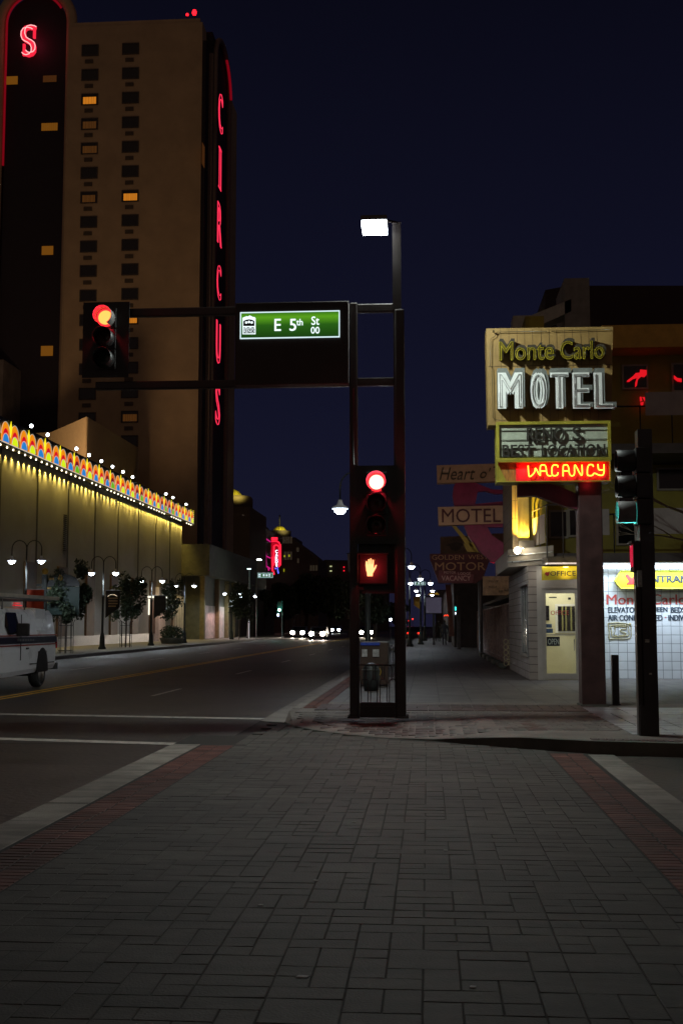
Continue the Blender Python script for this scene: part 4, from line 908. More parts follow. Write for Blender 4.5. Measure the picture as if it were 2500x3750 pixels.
D = 128; m = MB(); t = thing('floodlight_column', (XY(912, D), D, .15), 'slim grey column with a flat lit head left of the small green street sign', 'street lamp')
m.tube([(XY(912, D), D, .15), (XY(912, D), D, ZY(2084, D))], .07, 6); m.build('pole', mat('pale_pole', (.4, .45, .48, 1), .5), t)
m = MB(); a, b = aY(905, 2085, D), aY(919, 2082, D); m.box((a.x, D-.1, a.z), (b.x, D+.1, b.z)); m.build('luminaire', emi('cool_lens', (.7, .95, 1, 1), 3), t)
lamp('lamp_light', 'SPOT', (XY(912, D), D-.3, ZY(2090, D)), 30, (.7, .95, 1), t, .1, 90, (0, 0, 0))
GRNL = emi('green_signal', (.02, .9, .55, 1), 9); GRNH = emi('green_signal_core', (.45, 1, .85, 1), 14)
D = 128; t = thing('traffic_light', (XY(1022, D), D, ZY(2290, D)), 'far traffic light showing green above the oncoming cars', 'traffic light')
m = MB(); m.box((XY(1022, D)-.2, D+.05, ZY(2233, D)-.2), (XY(1022, D)+.2, D+.3, ZY(2233, D)+.9)); m.build('housing', BLACKM, t)
m = MB(); m.lathe([(.14, 0), (.12, -.04)], (XY(1022, D), D+.04, ZY(2233, D)), 12, axis='y'); m.build('green_lens', GRNH, t)
m = MB(); m.tube([(XY(1032, D), D+.2, .15), (XY(1032, D), D+.2, ZY(2200, D))], .05, 6); m.tube([(XY(1032, D), D+.2, ZY(2225, D)), (XY(1022, D), D+.2, ZY(2225, D))], .03, 5); m.build('pole', GREYM, t)
lamp('signal_glow', 'POINT', (XY(1022, D), D-.5, ZY(2233, D)), 35, (.1, 1, .7), t, .15)
t = thing('pedestrian_signal', (XY(1018, D), D, ZY(2262, D)), 'tiny blue-white walk signal below the far green light', 'walk signal')
m = MB(); a, b = aY(1014, 2258, D), aY(1022, 2245, D); m.box((a.x-.05, D+.02, a.z-.05), (b.x+.05, D+.15, b.z+.05)); m.build('housing', BLACKM, t); m = MB(); m.ball(aY(1018, 2252, D), .12, 0, 8, sz=1.5, sy=.3); m.build('walk_symbol', emi('walk_white', (.55, .65, 1, 1), 4), t)
# row of far high lamps
for i, (px, py, r_) in enumerate(((1058, 2205, .34), (1075, 2208, .30), (1098, 2210, .30), (1063, 2211, .16), (1083, 2213, .18), (1114, 2212, .16), (1447, 1908-0, .0))):
    if r_ == 0: continue
    D = 190; t = thing('far_street_lamp', (XY(px, D), D, .15), 'one of the row of small white far lamps above the oncoming cars', 'street lamp', 'far lamps above the oncoming cars')
    m = MB(); m.ball(aY(px, py, D), r_*.6, 0, 8, sx=1.3); m.build('lamp_head', GLOBE, t); m = MB(); m.tube([(XY(px, D), D+.3, .15), (XY(px, D), D+.3, ZY(py, D))], .05, 5); m.build('pole', BLACKM, t)
# dark tree mass and individual dark street trees beyond
def big_tree(px, D, top, wpx, lab, seed):
    rnd = random.Random(seed); X = XY(px, D); h = ZY(top, D)-.15; w_ = wpx*D/4300
    t = thing('street_tree', (X, D, .15), lab, 'tree', 'dark trees down the street'); m = MB(); m.tube([(X, D, .15), (X+.2, D, h*.35), (X-.1, D, h*.7)], [.25, .2, .06], 8)
    c = MB()
    for i in range(16):
        a = rnd.uniform(0, 6.28); r_ = w_*.36*math.sqrt(rnd.random()); z = .15+h*rnd.uniform(.38, .85)
        p = (X+math.cos(a)*r_, D+math.sin(a)*r_*.8, z); m.tube([(X, D, h*.3), ((X+p[0])/2, (D+p[1])/2, z*.8), p], [.1, .06, .02], 5)
        leaf_cloud(c, p, w_*.2, w_*.2, h*.13, 330, .2*h/7, rnd)
    m.build('trunk', BARK, t); c.build('crown', LEAF, t)
big_tree(962, 160, 2150, 90, 'dark tree left of the far green traffic light', 21)
big_tree(1035, 178, 2125, 120, 'dark tree directly behind the far green traffic light', 22)
big_tree(1120, 185, 2090, 130, 'dark tree above the oncoming headlights', 23)
big_tree(1205, 172, 2098, 120, 'dark tree right of the oncoming headlights', 24)
big_tree(1280, 150, 2110, 110, 'dark tree just left of the signal gantry', 25)
big_tree(1370, 130, 2160, 110, 'dark tree seen between the legs of the signal gantry', 26)
big_tree(1450, 170, 2200, 110, 'dark tree seen past the right leg of the signal gantry', 27)
# oncoming cars
HL = emi('headlight_glow', (1, .86, .72, 1), 60); HLB = emi('cool_headlight_glow', (.7, .82, 1, 1), 40); CARP = mat('dark_car_paint', (.03, .03, .035, 1), .3, coat=.5); TLE = emi('tail_light_glow', (1, .02, .01, 1), 4)
def car(X, Y, lab, front=True, hm=HL, power=90, w_=1.55):
    t = thing('car', (X, Y, 0), lab, 'car', 'cars down the street'); s = 1 if front else -1
    m = MB(); prof = [(-2.2, .3), (-2.25, .65), (-2.05, .82), (-1.1, .95), (-.55, 1.38), (.9, 1.42), (1.6, 1.0), (2.15, .92), (2.2, .35)]
    m.prism([(X-.88, Y+2.2+a, z) for a, z in prof], (1.76, 0, 0)); m.build('body', CARP, t)
    m = MB(); m.prism([(X-.76, Y+1.13, .99), (X+.76, Y+1.13, .99), (X+.66, Y+1.6, 1.36), (X-.66, Y+1.6, 1.36)], (0, -.02, 0)); m.build('windscreen', VGL, t)
    for a in (.75, 3.55):
        for sx in (-.86, .86):
            m = MB(); m.lathe([(.2, -.1), (.32, -.1), (.32, .1), (.2, .1)], (X+sx*.93, Y+a, .32), 14, axis='x'); m.build('wheel', RUB, t)
    for sx in (-.6, .6):
        m = MB(); m.ball((X+sx*w_/1.55, Y+.0 if front else Y-.02, .66), .24 if front else .10, 0, 8, sx=1.2, sy=.6); m.build('headlight' if front else 'tail_light', hm, t)
        if power: lamp('headlight_beam', 'SPOT', (X+sx, Y-.2, .66), power, (1, .85, .65), t, .08, 70, (R(82), 0, 0) if False else (R(-84), 0, 0), .5)
    return t
for (xa_, xb_, yy_, lb, hm) in ((1071, 1107, 2301, 'oncoming car with two glaring headlights, leftmost of the group', HL), (1140, 1181, 2296, 'oncoming car with two glaring headlights, in the inner lane', HL), (1216, 1240, 2297, 'oncoming car with small cool blue-white headlights, farther back', HLB)):
    D = 4300*1.2/(xb_-xa_); car((XY(xa_, D)+XY(xb_, D))/2, D, lb, True, hm, 300 if hm is HL else 60)
car(XY(1340, 150), 150, 'far car with one bright headlight seen between the gantry legs', True, HL, 60)
car(XY(1512, 135), 135, 'braking car with red tail lights seen right of the gantry', False, TLE, 0)
for (px, py) in ((1497, 2273), (1510, 2267), (1503, 2297)):
    D = 150; t = thing('red_marker_lamp', aY(px, py, D), 'one of the small red lamps clustered round the braking car', 'red lamp', 'red lamps by the braking car'); m = MB(); m.ball(aY(px, py, D), .11, 0, 6); m.build('lens', TLE, t)
    m = MB(); p = aY(px, py, D); m.tube([(p.x, D+.1, .15), (p.x, D+.1, p.z)], .03, 5); m.build('stem', BLACKM, t)
# newspaper boxes / bin behind the gantry
D = 29; t = thing('newspaper_rack', (XY(1370, D), D, .15), 'brown newspaper rack with a blue strip and white posters, seen between the gantry legs', 'newspaper rack')
m = MB(); a, b = aY(1318, 2485, D), aY(1420, 2350, D); m.bev((a.x, D, .18), (b.x, D+.6, b.z), .03); m.build('cabinet', mat('brown_cabinet', (.07, .042, .03, 1), .5), t)
m = MB(); a, b = aY(1320, 2363, D), aY(1390, 2353, D); m.box((a.x, D-.03, a.z), (b.x, D-.002, b.z)); m.build('blue_strip', mat('blue_print', (.03, .08, .5, 1), .5), t)
for (x0, x1) in ((1325, 1344), (1364, 1387)):
    m = MB(); a, b = aY(x0, 2405, D), aY(x1, 2378, D); m.box((a.x, D-.03, a.z), (b.x, D-.002, b.z)); m.build('poster', mat('pale_poster', (.5, .5, .5, 1), .6, var=.5, scale=14), t)
m = MB(); m.tube([(XY(1383, D)+.07*math.cos(i*math.pi/8), D-.04, ZY(2460, D)+.10*math.sin(i*math.pi/8)) for i in range(16)], .010, 5, closed=True); m.box((XY(1332, D), D-.04, ZY(2478, D)), (XY(1336, D), D-.005, ZY(2450, D))); m.build('yellow_mark', mat('yellow_print', (.6, .42, .03, 1), .5), t)
D = 27; t = thing('litter_bin', (XY(1352, D), D, .15), 'dark litter bin standing in front of the newspaper rack', 'litter bin'); m = MB(); m.lathe([(.16, .15), (.19, .4), (.19, .66), (.14, .74), (.05, .78)], (XY(1358, D), D, 0), 16); m.build('drum', mat('dark_bin', (.03, .035, .035, 1), .5), t)
m = MB(); m.tube([(XY(1358, D)+.2*math.cos(i*math.pi/10), D+.2*math.sin(i*math.pi/10), .62) for i in range(20)], .015, 5, closed=True); m.build('hoop', GREYM, t)
D = 34; t = thing('railing', (XY(1420, D), D, .15), 'thin dark railing of tall hoops behind the newspaper rack', 'railing'); m = MB()
for i in range(3):
    x = XY(1400+i*14, D); m.tube([(x, D, .15), (x, D, 1.0), (x+.04, D, 1.06), (x+.08, D, 1.0), (x+.08, D, .15)], .012, 5)
m.build('hoops', BLACKM, t)
# ================================================================== signal gantry
D = 19.1; GM = mat('gantry_bronze_paint', (0.016, 0.012, 0.011, 1), 0.38, var=.35, scale=3, bump=.08)
PX = D/4300.0
gan = thing('signal_gantry', (XY(1382, D), D, .15), 'dark two-legged signal gantry with a hoop panel between its legs and two long arms', 'signal gantry')
zl, zt_ = ZY(2625, D), ZY(1105, D)
m = MB(); m.bev((XY(1280, D), D-.02, .15), (XY(1309, D), D+.16, ZY(1103, D)), .02); m.box((XY(1309, D), D+.02, .16), (XY(1315, D), D+.06, ZY(2020, D))); m.build('leg', GM, gan)
m = MB(); m.bev((XY(1450, D), D-.02, .15), (XY(1485, D), D+.16, ZY(1130, D)), .02); m.box((XY(1442, D), D+.0, ZY(1128, D)), (XY(1474, D), D+.14, ZY(809, D))); m.box((XY(1444, D), D+.02, .16), (XY(1450, D), D+.06, ZY(1135, D))); m.build('leg', GM, gan)
for (ya, yb) in ((1106, 1137), (1378, 1408)):
    m = MB(); m.bev((XY(330, D), D+.02, ZY(yb, D)), (XY(1281, D), D+.14, ZY(ya, D)), .02); m.bev((XY(1308, D), D+.02, ZY(yb, D)), (XY(1451, D), D+.14, ZY(ya, D)), .02); m.build('arm', GM, gan)
for s, y_ in enumerate((810,)):
    m = MB(); m.tube([(XY(1455, D), D, ZY(812, D)), (XY(1425, D), D-.1, ZY(812, D))], .025, 6); m.build('lamp_arm', GM, gan)
m = MB(); m.bev((XY(1316, D), D, .16), (XY(1449, D), D+.10, ZY(2573, D)), .015); m.box((XY(1322, D), D-.012, .30), (XY(1443, D), D-.002, .34)); m.build('base_panel', GM, gan)
m = MB(); z0_, zr1, zr2 = ZY(2573, D), ZY(2436, D), ZY(2434, D)
m.tube([(XY(1315, D), D+.05, zr1), (XY(1451, D), D+.05, zr1)], .011, 6)
for i in range(4):
    x0, x1 = XY(1321+i*34.2, D), XY(1346+i*34.2, D); r_ = (x1-x0)/2; zz = ZY(2500, D)
    m.tube([(x0, D+.05, z0_)]+[((x0+x1)/2-r_*math.cos(math.pi*k/8), D+.05, zz+r_*math.sin(math.pi*k/8)) for k in range(9)]+[(x1, D+.05, z0_)], .008, 5)
for i in range(3):
    x0, x1 = XY(1337+i*34.2, D), XY(1364+i*34.2, D); zz = ZY(2445, D); r_ = (x1-x0)/2
    m.tube([(x0, D+.065, ZY(2493, D))]+[((x0+x1)/2-r_*math.cos(math.pi*k/8), D+.065, zz+r_*.6*math.sin(math.pi*k/8)) for k in range(9)]+[(x1, D+.065, ZY(2493, D))], .008, 5)
m.build('hoop_panel', BLACKM, gan)
for (px0, px1) in ((1272, 1318), (1442, 1494)):
    m = MB(); m.bev((XY(px0, D), D-.07, .152), (XY(px1, D), D+.22, .178), .006)
    for bx_ in (XY(px0+5, D), XY(px1-5, D)):
        for by_ in (D-.045, D+.195): m.lathe([(.014, .178), (.014, .20), (.006, .203)], (bx_, by_, 0), 6)
    m.build('base_plate', GM, gan)
m = MB()
for i in range(9): m.lathe([(.008, 0), (.006, -.006)], (XY(868+i*50, D), D-.18, ZY(1399, D)), 6, axis='y')
for yy_ in (1118, 1260, 1390): m.box((XY(1262, D), D-.186, ZY(yy_+6, D)), (XY(1272, D), D-.178, ZY(yy_, D)))
m.tube([(XY(1295, D), D-.045, ZY(1420, D)), (XY(1294, D), D-.05, ZY(1560, D)), (XY(1297, D), D-.04, ZY(1700, D))], .011, 6); m.build('bolts_and_conduit', GM, gan)
# luminaire on top
lm = thing('area_light', (XY(1375, D), D-.1, ZY(840, D)), 'glaring white rectangular luminaire at the top of the gantry pole', 'luminaire')
m = MB(); m.bev((XY(1325, D), D-.25, ZY(818, D)), (XY(1424, D), D+.3, ZY(800, D)), .02); m.build('housing', GREYM, lm)
m = MB(); m.box((XY(1329, D), D-.22, ZY(838, D)), (XY(1421, D), D+.26, ZY(818.5, D))); m.build('lens', emi('luminaire_lens', (.85, .93, 1, 1), 30), lm)
lamp('luminaire_light', 'SPOT', (XY(1375, D), D+.04, ZY(846, D)), 1150, (.90, 1.0, .94), lm, .10, 176, (R(0), 0, 0), .12)
# street name cabinet
cab = thing('street_name_cabinet', (XY(1068, D), D-.2, ZY(1405, D)), 'large dark cabinet holding the lit green E 5th St name sign', 'sign')
m = MB(); m.bev((XY(858, D), D-.18, ZY(1408, D)), (XY(1279, D), D+.01, ZY(1106, D)), .015); m.build('cabinet', mat('cabinet_paint', (.022, .017, .015, 1), .6, var=.3), cab)
GF = bpy.data.materials.new('lit_green_face'); GF.use_nodes = True; t_ = GF.node_tree; b_ = t_.nodes['Principled BSDF']; b_.inputs['Base Color'].default_value = (.01, .05, .01, 1)
co = t_.nodes.new('ShaderNodeTexCoord'); sp = t_.nodes.new('ShaderNodeSeparateXYZ'); cr = t_.nodes.new('ShaderNodeValToRGB'); t_.links.new(co.outputs['Generated'], sp.inputs[0]); t_.links.new(sp.outputs[2], cr.inputs[0])
e = cr.color_ramp; e.elements[0].position = 0; e.elements[0].color = rgb(22, 60, 14); e.elements[1].position = 1; e.elements[1].color = rgb(52, 112, 18); q = e.elements.new(.82); q.color = rgb(88, 158, 28); q = e.elements.new(.5); q.color = rgb(38, 92, 20)
t_.links.new(cr.outputs[0], b_.inputs['Emission Color']); b_.inputs['Emission Strength'].default_value = 1.0; GF.cycles.emission_sampling = 'NONE'
yf = D-.185
a, b = aY(883, 1238, yf), aY(1240, 1141, yf); m = MB(); m.box((a.x, yf-.008, a.z), (b.x, yf, b.z)); m.build('green_face', GF, cab)
WL = emi('lit_white_sign_print', (.85, .98, 1.0, 1), 1.25); DKP = mat('black_print', (.006, .007, .012, 1), .6)
m = MB(); z0_, z1_ = a.z, b.z; tk = .018
for (p, q) in (((a.x-tk, a.z-tk), (b.x+tk, a.z)), ((a.x-tk, b.z), (b.x+tk, b.z+tk)), ((a.x-tk, a.z), (a.x, b.z)), ((b.x, a.z), (b.x+tk, b.z))): m.box((p[0], yf-.014, p[1]), (q[0], yf, q[1]))
m.build('lit_border', emi('lit_border', (.75, .95, 1.0, 1), 1.0), cab)
yt_ = yf-.010
m = MB(); ptext(m, 'E', 1005, 1168, 1029, 1212, yt_, bold=.03); ptext(m, '5', 1060, 1168, 1085, 1212, yt_, bold=.03); ptext(m, 'th', 1085, 1168, 1109, 1192, yt_, bold=.03); ptext(m, 'St', 1140, 1159, 1169, 1190, yt_, bold=.03); ptext(m, '00', 1138, 1197, 1170, 1222, yt_, bold=.03)
m.build('lettering', WL, cab)
m = MB(); m.prism([aY(x, y, yt_)[:] for x, y in ((888, 1224), (888, 1164), (895, 1161), (903, 1158), (909, 1159), (914, 1155), (921, 1158), (926, 1161), (932, 1161), (936, 1165), (936, 1224))], (0, .006, 0)); lg = m.build('city_emblem', WL, cab)
m = MB(); y2 = yt_-.004
m.prism([aY(x, y, y2)[:] for x, y in ((891, 1194), (891, 1176), (900, 1171), (912, 1169), (924, 1171), (932, 1176), (932, 1194))], (0, .003, 0), 0)
for (cx_, cy_) in ((902, 1181), (912, 1179), (922, 1181)): m.ball(aY(cx_, cy_, y2-.002), .022, 1, 8, sy=.1)
m.box(aY(906, 1192, y2-.003)[:], (aY(908, 1182, y2).x, y2-.001, aY(908, 1182, y2).z), 0); m.box(aY(916, 1192, y2-.003)[:], (aY(918, 1182, y2).x, y2-.001, aY(918, 1182, y2).z), 0)
m.prism([aY(x, y, y2)[:] for x, y in ((891, 1203), (893, 1198), (901, 1201), (909, 1198), (917, 1201), (925, 1198), (932, 1200), (932, 1203))], (0, .003, 0), 0)
p_, r_ = aY(891, 1221, y2), aY(933, 1205, y2); m.box((p_.x, y2, p_.z), (r_.x, y2+.003, r_.z), 0); ptext(m, 'RENO', 893, 1207, 931, 1219, y2-.002, depth=.002, mi=1)
m.build('emblem_detail', [DKP, WL], lg)
# traffic lights
REDC = emi('red_signal', (1, .50, .32, 1), 3, noshine=False); REDC2 = emi('red_signal_side', (1, .16, .03, 1), 4.5, noshine=False); REDRIM = emi('red_signal_rim', (1, .015, .02, 1), 3); OFFR = mat('off_lens', (.05, .02, .015, 1), .25); OFFG = mat('off_green_lens', (.01, .03, .02, 1), .2)
TEAL = emi('green_signal_lens', (.10, .85, .70, 1), 2.2, noshine=False)
VIS = mat('lit_visor', (.14, .135, .13, 1), .6); SIGB = mat('signal_black', (.010, .009, .009, 1), .5, var=.3)  # visor at the lit lens painted paler, its glow put into the colour
def visor(mb, c, r, L, mi, ang=300):
    n = 26; a0 = math.radians(90-ang/2); V = []; F = []
    for k in range(n+1):
        a = a0+math.radians(ang)*k/n; x, z = math.cos(a), math.sin(a)
        for rr_ in (r, r-.008):
            for yy in (0, -L): V.append((c[0]+x*rr_, c[1]+yy, c[2]+z*rr_))
    for k in range(n):
        o = 4*k; p = 4*(k+1); F += [(o, o+1, p+1, p), (o+2, p+2, p+3, o+3), (o+1, o+3, p+3, p+1)]
    mb.add(V, F, mi, True)
def traffic_light(loc, label, lit, litm, rot=0, plate=None, pitch=.355, glow=None, gp=0, gi=.5):
    """loc = centre of the top lens, lens plane; faces -Y before rotation"""
    t = thing('traffic_light', loc, label, 'traffic light'); x, y, z = loc
    if plate: m = MB(); m.box((x-plate[0]/2, y+.03, z-2*pitch-.3), (x+plate[0]/2, y+.045, z+.28)); m.build('back_plate', SIGB, t)
    for i in range(3):
        zc = z-i*pitch; m = MB(); m.bev((x-.175, y+.005, zc-pitch/2+.004), (x+.175, y+.20, zc+pitch/2-.004), .02); h = m.build('housing', SIGB, t)
        m = MB(); m.lathe([(.150, 0.0), (.149, -.008), (.12, -.022), (.07, -.032), (.005, -.036)], (x, y+.002, zc), 28, axis='y')
        if i == lit and litm is not TEAL:
            nf = len(m.f)
            for k in range(nf):
                cc = sum((Vector(m.v[q]) for q in m.f[k]), Vector())/len(m.f[k]); m.m[k] = 1 if math.hypot(cc.x-x, cc.z-zc) > .128 else 0
        m.build('lens', [litm, REDRIM] if i == lit else (OFFR if i < 2 else OFFG), h)
        m = MB(); visor(m, (x, y, zc), .160, .24, 0); m.build('visor', VIS if i == lit else SIGB, h)
        if i == lit and glow: lamp('signal_light', 'POINT', (x, y-.33, zc), gp, glow, h, .05); lamp('lens_light', 'POINT', (x, y-.09, zc-.02), gi, glow, h, .05)
    t.rotation_euler = (0, 0, rot)
    return t
P = aY(1378, 1766, D-.05); traffic_light(P, 'lower traffic light between the gantry legs, glaring red', 0, REDC, plate=(.70,), glow=(1, .02, .05), gp=30, gi=.6)
P = aY(388, 1164, D-.12); traffic_light(P, 'red traffic light at the end of the gantry arm, against the beige tower', 0, REDC2, plate=(.79,), glow=(1, .02, .04), gp=12, gi=.9)
pc = aY(1358, 2080, D-.10)
ps = thing('pedestrian_signal', (pc.x, pc.y, pc.z-.25), 'pedestrian signal showing a lit orange-white raised hand between the gantry legs', 'pedestrian signal')
m = MB(); m.bev((pc.x-.2, D-.03, pc.z-.26), (pc.x+.27, D+.12, pc.z+.24), .02); m.box((pc.x-.22, D-.2, pc.z+.22), (pc.x+.28, D-.02, pc.z+.235)); m.box((pc.x-.22, D-.2, pc.z-.25), (pc.x-.205, D-.02, pc.z+.22)); m.build('housing', SIGB, ps)
HANDM = emi('lit_hand', (1, .34, .13, 1), 2.6, noshine=False)
hp = [(1344, 2110), (1343, 2098), (1340, 2088), (1338, 2070), (1339, 2056), (1342, 2054), (1345, 2058), (1346, 2068), (1347, 2068), (1347, 2050), (1350, 2047), (1353, 2050), (1354, 2066), (1355, 2066), (1355, 2046), (1357.5, 2044), (1360, 2047), (1360.5, 2066), (1362, 2066), (1363, 2052), (1365, 2049), (1368, 2052), (1367.5, 2078), (1369, 2080), (1374, 2071), (1377, 2068), (1379, 2070), (1376, 2079), (1370, 2090), (1366, 2097), (1364, 2101), (1364, 2110)]
m = MB(); m.prism([aY(x, y, D-.055)[:] for x, y in hp], (0, .01, 0)); m.build('hand_symbol', HANDM, ps)
m = MB(); p_ = [aY(x, y, D-.06) for x, y in ((1370, 2048), (1373, 2049), (1372, 2053), (1374, 2054))]; m.tube(p_, .003, 4); m.build('hand_echo', emi('dim_orange', (1, .25, .02, 1), .5), ps)
lamp('signal_light', 'POINT', (pc.x, D-.32, pc.z), 7, (1, .02, .035), ps, .05)
m = MB(); m.box((XY(1310, D), D+.125, ZY(2172, D)), (XY(1450, D), D+.14, ZY(1708, D))); m.box((XY(1316, D), D+.0, ZY(2160, D)), (XY(1330, D), D+.05, ZY(2150, D))); m.build('bracket', SIGB, gan)
# ================================================================== right signal post
D = 16.2
sp_ = thing('signal_post', (XY(2370, D), D, .16), 'square dark signal post standing on the lit corner tiles in front of the motel wall', 'signal post')
m = MB(); m.bev((XY(2350, D), D, .16), (XY(2403, D), D+.24, ZY(1580, D)), .012); m.bev((XY(2331, D), D+.03, .16), (XY(2350, D), D+.2, ZY(2085, D)), .01); m.bev((XY(2334, D), D+.0, .16), (XY(2352, D), D+.03, ZY(2580, D)), .01); m.build('post', GM, sp_)
m = MB(); m.box((XY(2358, D), D-.006, ZY(2352, D)), (XY(2374, D), D-.001, ZY(2340, D))); m.box((XY(2370, D), D-.006, ZY(2468, D)), (XY(2380, D), D-.001, ZY(2462, D))); m.build('sticker_scrap', mat('torn_sticker', (.35, .36, .30, 1), .7, var=.7, scale=40), sp_)
P = aY(2318, 1690, D+.1); traffic_light((P.x, P.y, P.z), 'traffic light seen side-on with a teal glow in its lowest visor', 2, TEAL, rot=-math.pi/2, glow=(.12, 1, .85), gp=.05, gi=18)
pc = aY(2326, 2040, D+.1); ps2 = thing('pedestrian_signal', (pc.x, pc.y, pc.z), 'pedestrian signal on the right-hand post, seen edge-on with thin red lines', 'pedestrian signal')
m = MB(); m.bev((XY(2323, D), D-.02, ZY(2095, D)), (XY(2349, D), D+.26, ZY(1985, D)), .012); m.box((XY(2316, D), D-.03, ZY(1993, D)), (XY(2345, D), D+.27, ZY(1984, D))); m.build('housing', SIGB, ps2)
m = MB(); xx = XY(2322, D)
for i in range(9): m.box((xx-.004, D+.01+i*.026, ZY(2078, D)), (xx, D+.014+i*.026, ZY(2000, D)))
for i in range(12): m.box((xx-.0045, D+.01, ZY(2078-i*6.5, D)), (xx-.0005, D+.23, ZY(2077-i*6.5, D)))
m.build('louvre_glow', emi('dim_red_louvre', (1, .02, .08, 1), .55), ps2)
bb = thing('push_button_box', (XY(2340, D), D-.05, ZY(2152, D)), 'small grey push-button box on the left of the right-hand signal post', 'push button'); m = MB(); m.bev((XY(2333, D), D-.06, ZY(2152, D)), (XY(2351, D), D-.01, ZY(2092, D)), .01); m.build('box', mat('grey_plate', (.30, .34, .32, 1), .5, var=.35, scale=20), bb); m = MB(); m.lathe([(.02, 0), (.018, -.02)], (XY(2342, D), D-.06, ZY(2140, D)), 12, axis='y'); m.build('button', CHROME, bb)
D = 22.6; bo = thing('bollard', (XY(2247, D), D, .15), 'square dark bollard between the motel sign column and the signal post', 'bollard'); m = MB(); m.bev((XY(2236, D), D, .15), (XY(2261, D), D+.14, ZY(2397, D)), .012); m.build('shaft', GM, bo); m = MB(); m.box((XY(2234, D), D-.02, .15), (XY(2263, D), D+.16, .17)); m.build('base_plate', BLACKM, bo)
# ================================================================== motel roadside sign
D = 22.0
msn = thing('motel_sign', (XY(2165, D), D, .15), 'old yellow MOTEL roadside sign over a reader board and red neon VACANCY', 'sign')
YEL = mat('aged_yellow_enamel', (.30, .19, .06, 1), .5, var=.22, scale=2.5, bump=.1); YEL2 = mat('yellow_green_trim', (.34, .30, .03, 1), .5, var=.25)
COLM = mat('maroon_column', (.055, .026, .024, 1), .5, var=.4, scale=3, bump=.1)
m = MB(); m.bev((XY(2126, D), D+.05, .15), (XY(2214, D), D+.50, ZY(1758, D)), .02); m.build('column', COLM, msn)
m = MB(); m.box((XY(2120, D), D+.02, .15), (XY(2222, D), D+.56, .19)); m.build('base_plate', CONCD, msn)
m = MB(); m.prism([aY(x, y, D+.2)[:] for x, y in ((1895, 1765), (2000, 1768), (2050, 1782), (2128, 1815), (2128, 1870), (2060, 1850), (1965, 1815), (1895, 1816))], (0, .3, 0)); m.build('bracket_arm', mat('maroon_arm', (.16, .025, .05, 1), .5, var=.3), msn)
# board
m = MB(); bx = [aY(x, y, D)[:] for x, y in ((1779, 1203), (2243, 1196), (2236, 1548), (1786, 1557))]; m.prism(bx, (0, .55, 0))
bd = m.build('main_board', YEL, msn)
m = MB()
for x in (1836, 1866, 1896, 1924, 1953, 1985, 2014, 2042, 2071, 2100, 2131, 2160, 2190): a = aY(x, 1552, D); b = aY(x, 1206, D); m.box((a.x-.004, D-.006, a.z), (a.x+.004, D-.001, b.z))
a = aY(1786, 1342, D); b = aY(2240, 1338, D); m.box((a.x, D-.008, a.z-.006), (b.x, D-.001, a.z+.006)); m.build('seam', mat('board_seam', (.16, .10, .035, 1), .7), bd)
DT = mat('dead_neon_tube', (.09, .07, .03, 1), .3)
m = MB(); m.tube([aY(x, y, D-.05) for x, y in ((2003, 1213), (1820, 1216), (1814, 1222), (1812, 1230), (1804, 1236), (1796, 1240), (1795, 1340), (1799, 1345), (1800, 1350), (1804, 1530), (1812, 1537), (1850, 1540))], .007, 5); m.tube([aY(x, y, D-.05) for x, y in ((2018, 1213), (2160, 1209), (2236, 1206))], .007, 5); m.tube([aY(1806, 1216, D-.05), aY(1806, 1212, D-.12)], .02, 6); m.build('border_tube', DT, bd)
YNE = mat('dull_yellow_channel', (.12, .09, .008, 1), .35, var=.4, scale=8); DKL = mat('dark_letter_side', (.04, .032, .018, 1), .6); YTU = mat('yellow_tube', (.50, .42, .03, 1), .2, var=.2)
def letters(mb, s, x0, y0, x1, y1, Y, dep, bold=0.0, mi=0, tube=0, **k): ptext(mb, s, x0, y0, x1, y1, Y, depth=dep, bold=bold, mi=mi, tube=tube, **k)
for (s, x0, x1, yt, yb) in (('Monte', 1826, 2027, 1247, 1322), ('Carlo', 2049, 2211, 1245, 1318)):
    m = MB(); letters(m, s, x0, yt, x1, yb, D-.0, .22, .10); o_ = m.build('script_letters', DKL, bd)
    m = MB(); letters(m, s, x0+2, yt+2, x1-2, yb-2, D-.222, .012, .06); m.build('letter_face', YNE, o_)
    m = MB(); letters(m, s, x0+1, yt+1, x1-1, yb-1, D-.25, .01, 0, tube=.008); m.build('letter_tube', YTU, o_)
MWH = mat('white_letter_enamel', (.86, .90, .86, 1), .3, var=.08, scale=4); MRIM = mat('grey_letter_rim', (.20, .22, .20, 1), .5, var=.3)
for (s, x0, x1) in (('M', 1819, 1915), ('O', 1938, 2004), ('T', 2010, 2083), ('E', 2092, 2160), ('L', 2170, 2244)):
    m = MB(); letters(m, s, x0, 1359, x1, 1501, D, .28, .20); o_ = m.build('raised_letter', MRIM, bd)
    m = MB(); letters(m, s, x0+4, 1364, x1-4, 1497, D-.284, .012, .17); m.build('letter_face', MWH, o_)
    m = MB(); letters(m, s, x0+9, 1370, x1-9, 1490, D-.31, .01, -.03 if s != 'M' else -.02, tube=.006); m.build('letter_tube', CHROME, o_)
